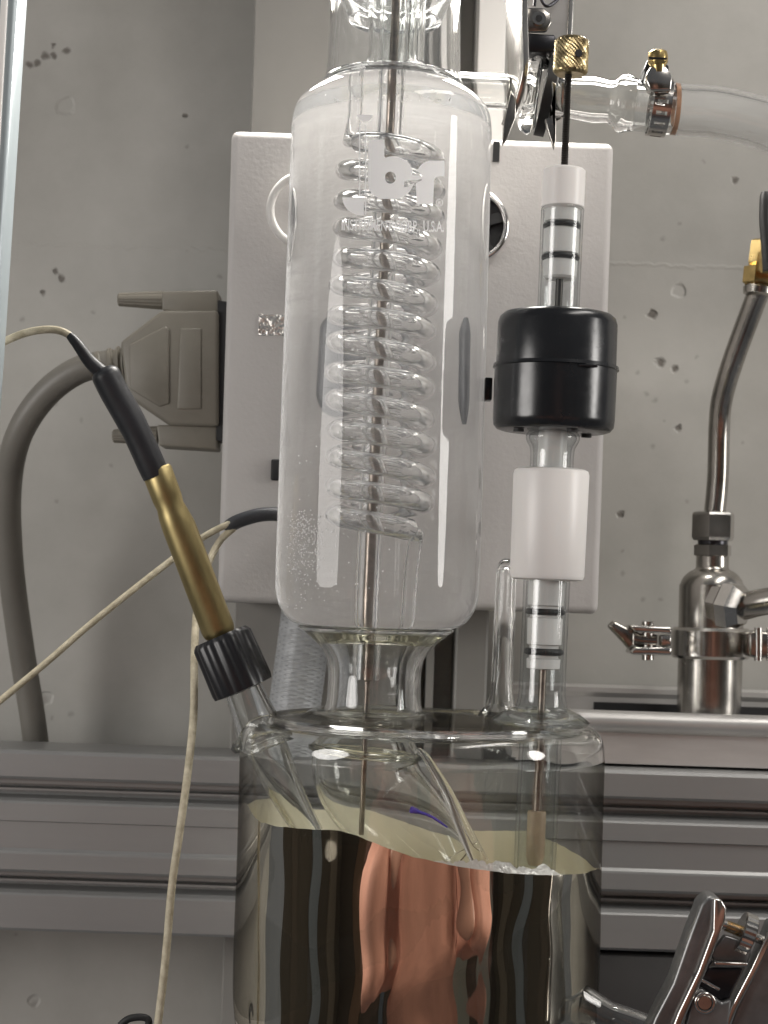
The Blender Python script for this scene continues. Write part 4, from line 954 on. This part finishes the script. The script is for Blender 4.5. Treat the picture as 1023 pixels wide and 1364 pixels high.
skin('head', [(bx_, -.28, -.12, .055), (bx_, -.28, -.05, .055), (bx_, -.275, .02, .075, .085), (bx_, -.28, .10, .078, .09), (bx_, -.285, .15, .06, .07), (bx_, -.19, .045, .012)], [(0, 1), (1, 2), (2, 3), (3, 4), (2, 5)], M_SKIN, pe)
skin('hair', [(bx_, -.31, .06, .07, .07), (bx_, -.30, .13, .078, .082), (bx_, -.28, .17, .06, .06)], [(0, 1), (1, 2)], M_HAIR, pe)
skin('trousers', [(bx_, -.30, -.66, .15, .12), (bx_ - .10, -.30, -.76, .09), (bx_ - .10, -.30, -1.10, .065), (bx_ - .10, -.30, -1.45, .05), (bx_ + .10, -.30, -.76, .09), (bx_ + .10, -.30, -1.10, .065), (bx_ + .10, -.30, -1.45, .05)],
     [(0, 1), (1, 2), (2, 3), (0, 4), (4, 5), (5, 6)], M_TROUS, pe)
for s_ in (-1, 1):
    hx = -.045 if s_ < 0 else .085
    e = (bx_ + (-.24 if s_ < 0 else .27), .04, -.18 if s_ < 0 else -.19)
    pts = [(e[0], e[1], e[2], .034), ((e[0] + hx) / 2, .0, -.14, .028), (hx + .01 * s_, -.045, -.085, .022, .030), (hx, -.04, -.045, .016, .032)]
    ed = [(0, 1), (1, 2), (2, 3)]
    for q in range(4):
        b0 = len(pts); z_ = -.075 + q * .02
        pts += [(hx, -.045, z_, .009), (hx - .016 * s_, -.036, z_ + .006, .008), (hx - .024 * s_, -.024, z_ + .010, .0075)]
        ed += [(3, b0), (b0, b0 + 1), (b0 + 1, b0 + 2)]
    skin('hand', pts, ed, M_SKIN, pe)
ph = slab('phone', Vector((.02, -.022, -.05)), EX, EY, EZ, .078, .0075, .158, M_PHONE, None, bevel=.003)
tag(ph, 'dark phone held up by the person mirrored in the silver', 'phone')

# what the silver mirrors behind the photographer: a dim room
rw = slab('room_wall', Vector((0, -1.60, -.45)), EX, EY, EZ, 5.0, .05, 1.5, mat('dim_room_wall', (0.10, 0.072, 0.048), 0.7), None); rw['kind'] = 'structure'
for x_, w_, c_ in ((-1.55, .35, (.24, .14, .08)), (-.75, .10, (.16, .18, .20)), (1.05, .55, (.42, .40, .32)), (1.9, .45, (.50, .49, .42))):
    slab('wall_upright', Vector((x_, -1.55, -.45)), EX, EY, EZ, w_, .04, 1.45, mat('upright_paint', c_, .6), rw)
for x_ in (-2.45, 2.45):
    slab('side_return', Vector((x_, -.40, -.45)), EX, EY, EZ, .05, 2.3, 1.5, mat('dim_side_wall', (0.14, 0.11, 0.075), 0.7), rw)
    for y_, w_, c_ in ((-1.15, .30, (.30, .24, .17)), (-.45, .32, (.38, .41, .42)), (.30, .2, (.16, .12, .08))):
        slab('wall_upright', Vector((x_ - .06 * (1 if x_ > 0 else -1), y_, -.45)), EX, EY, EZ, .05, w_, 1.45, mat('upright_paint', c_, .6), rw)
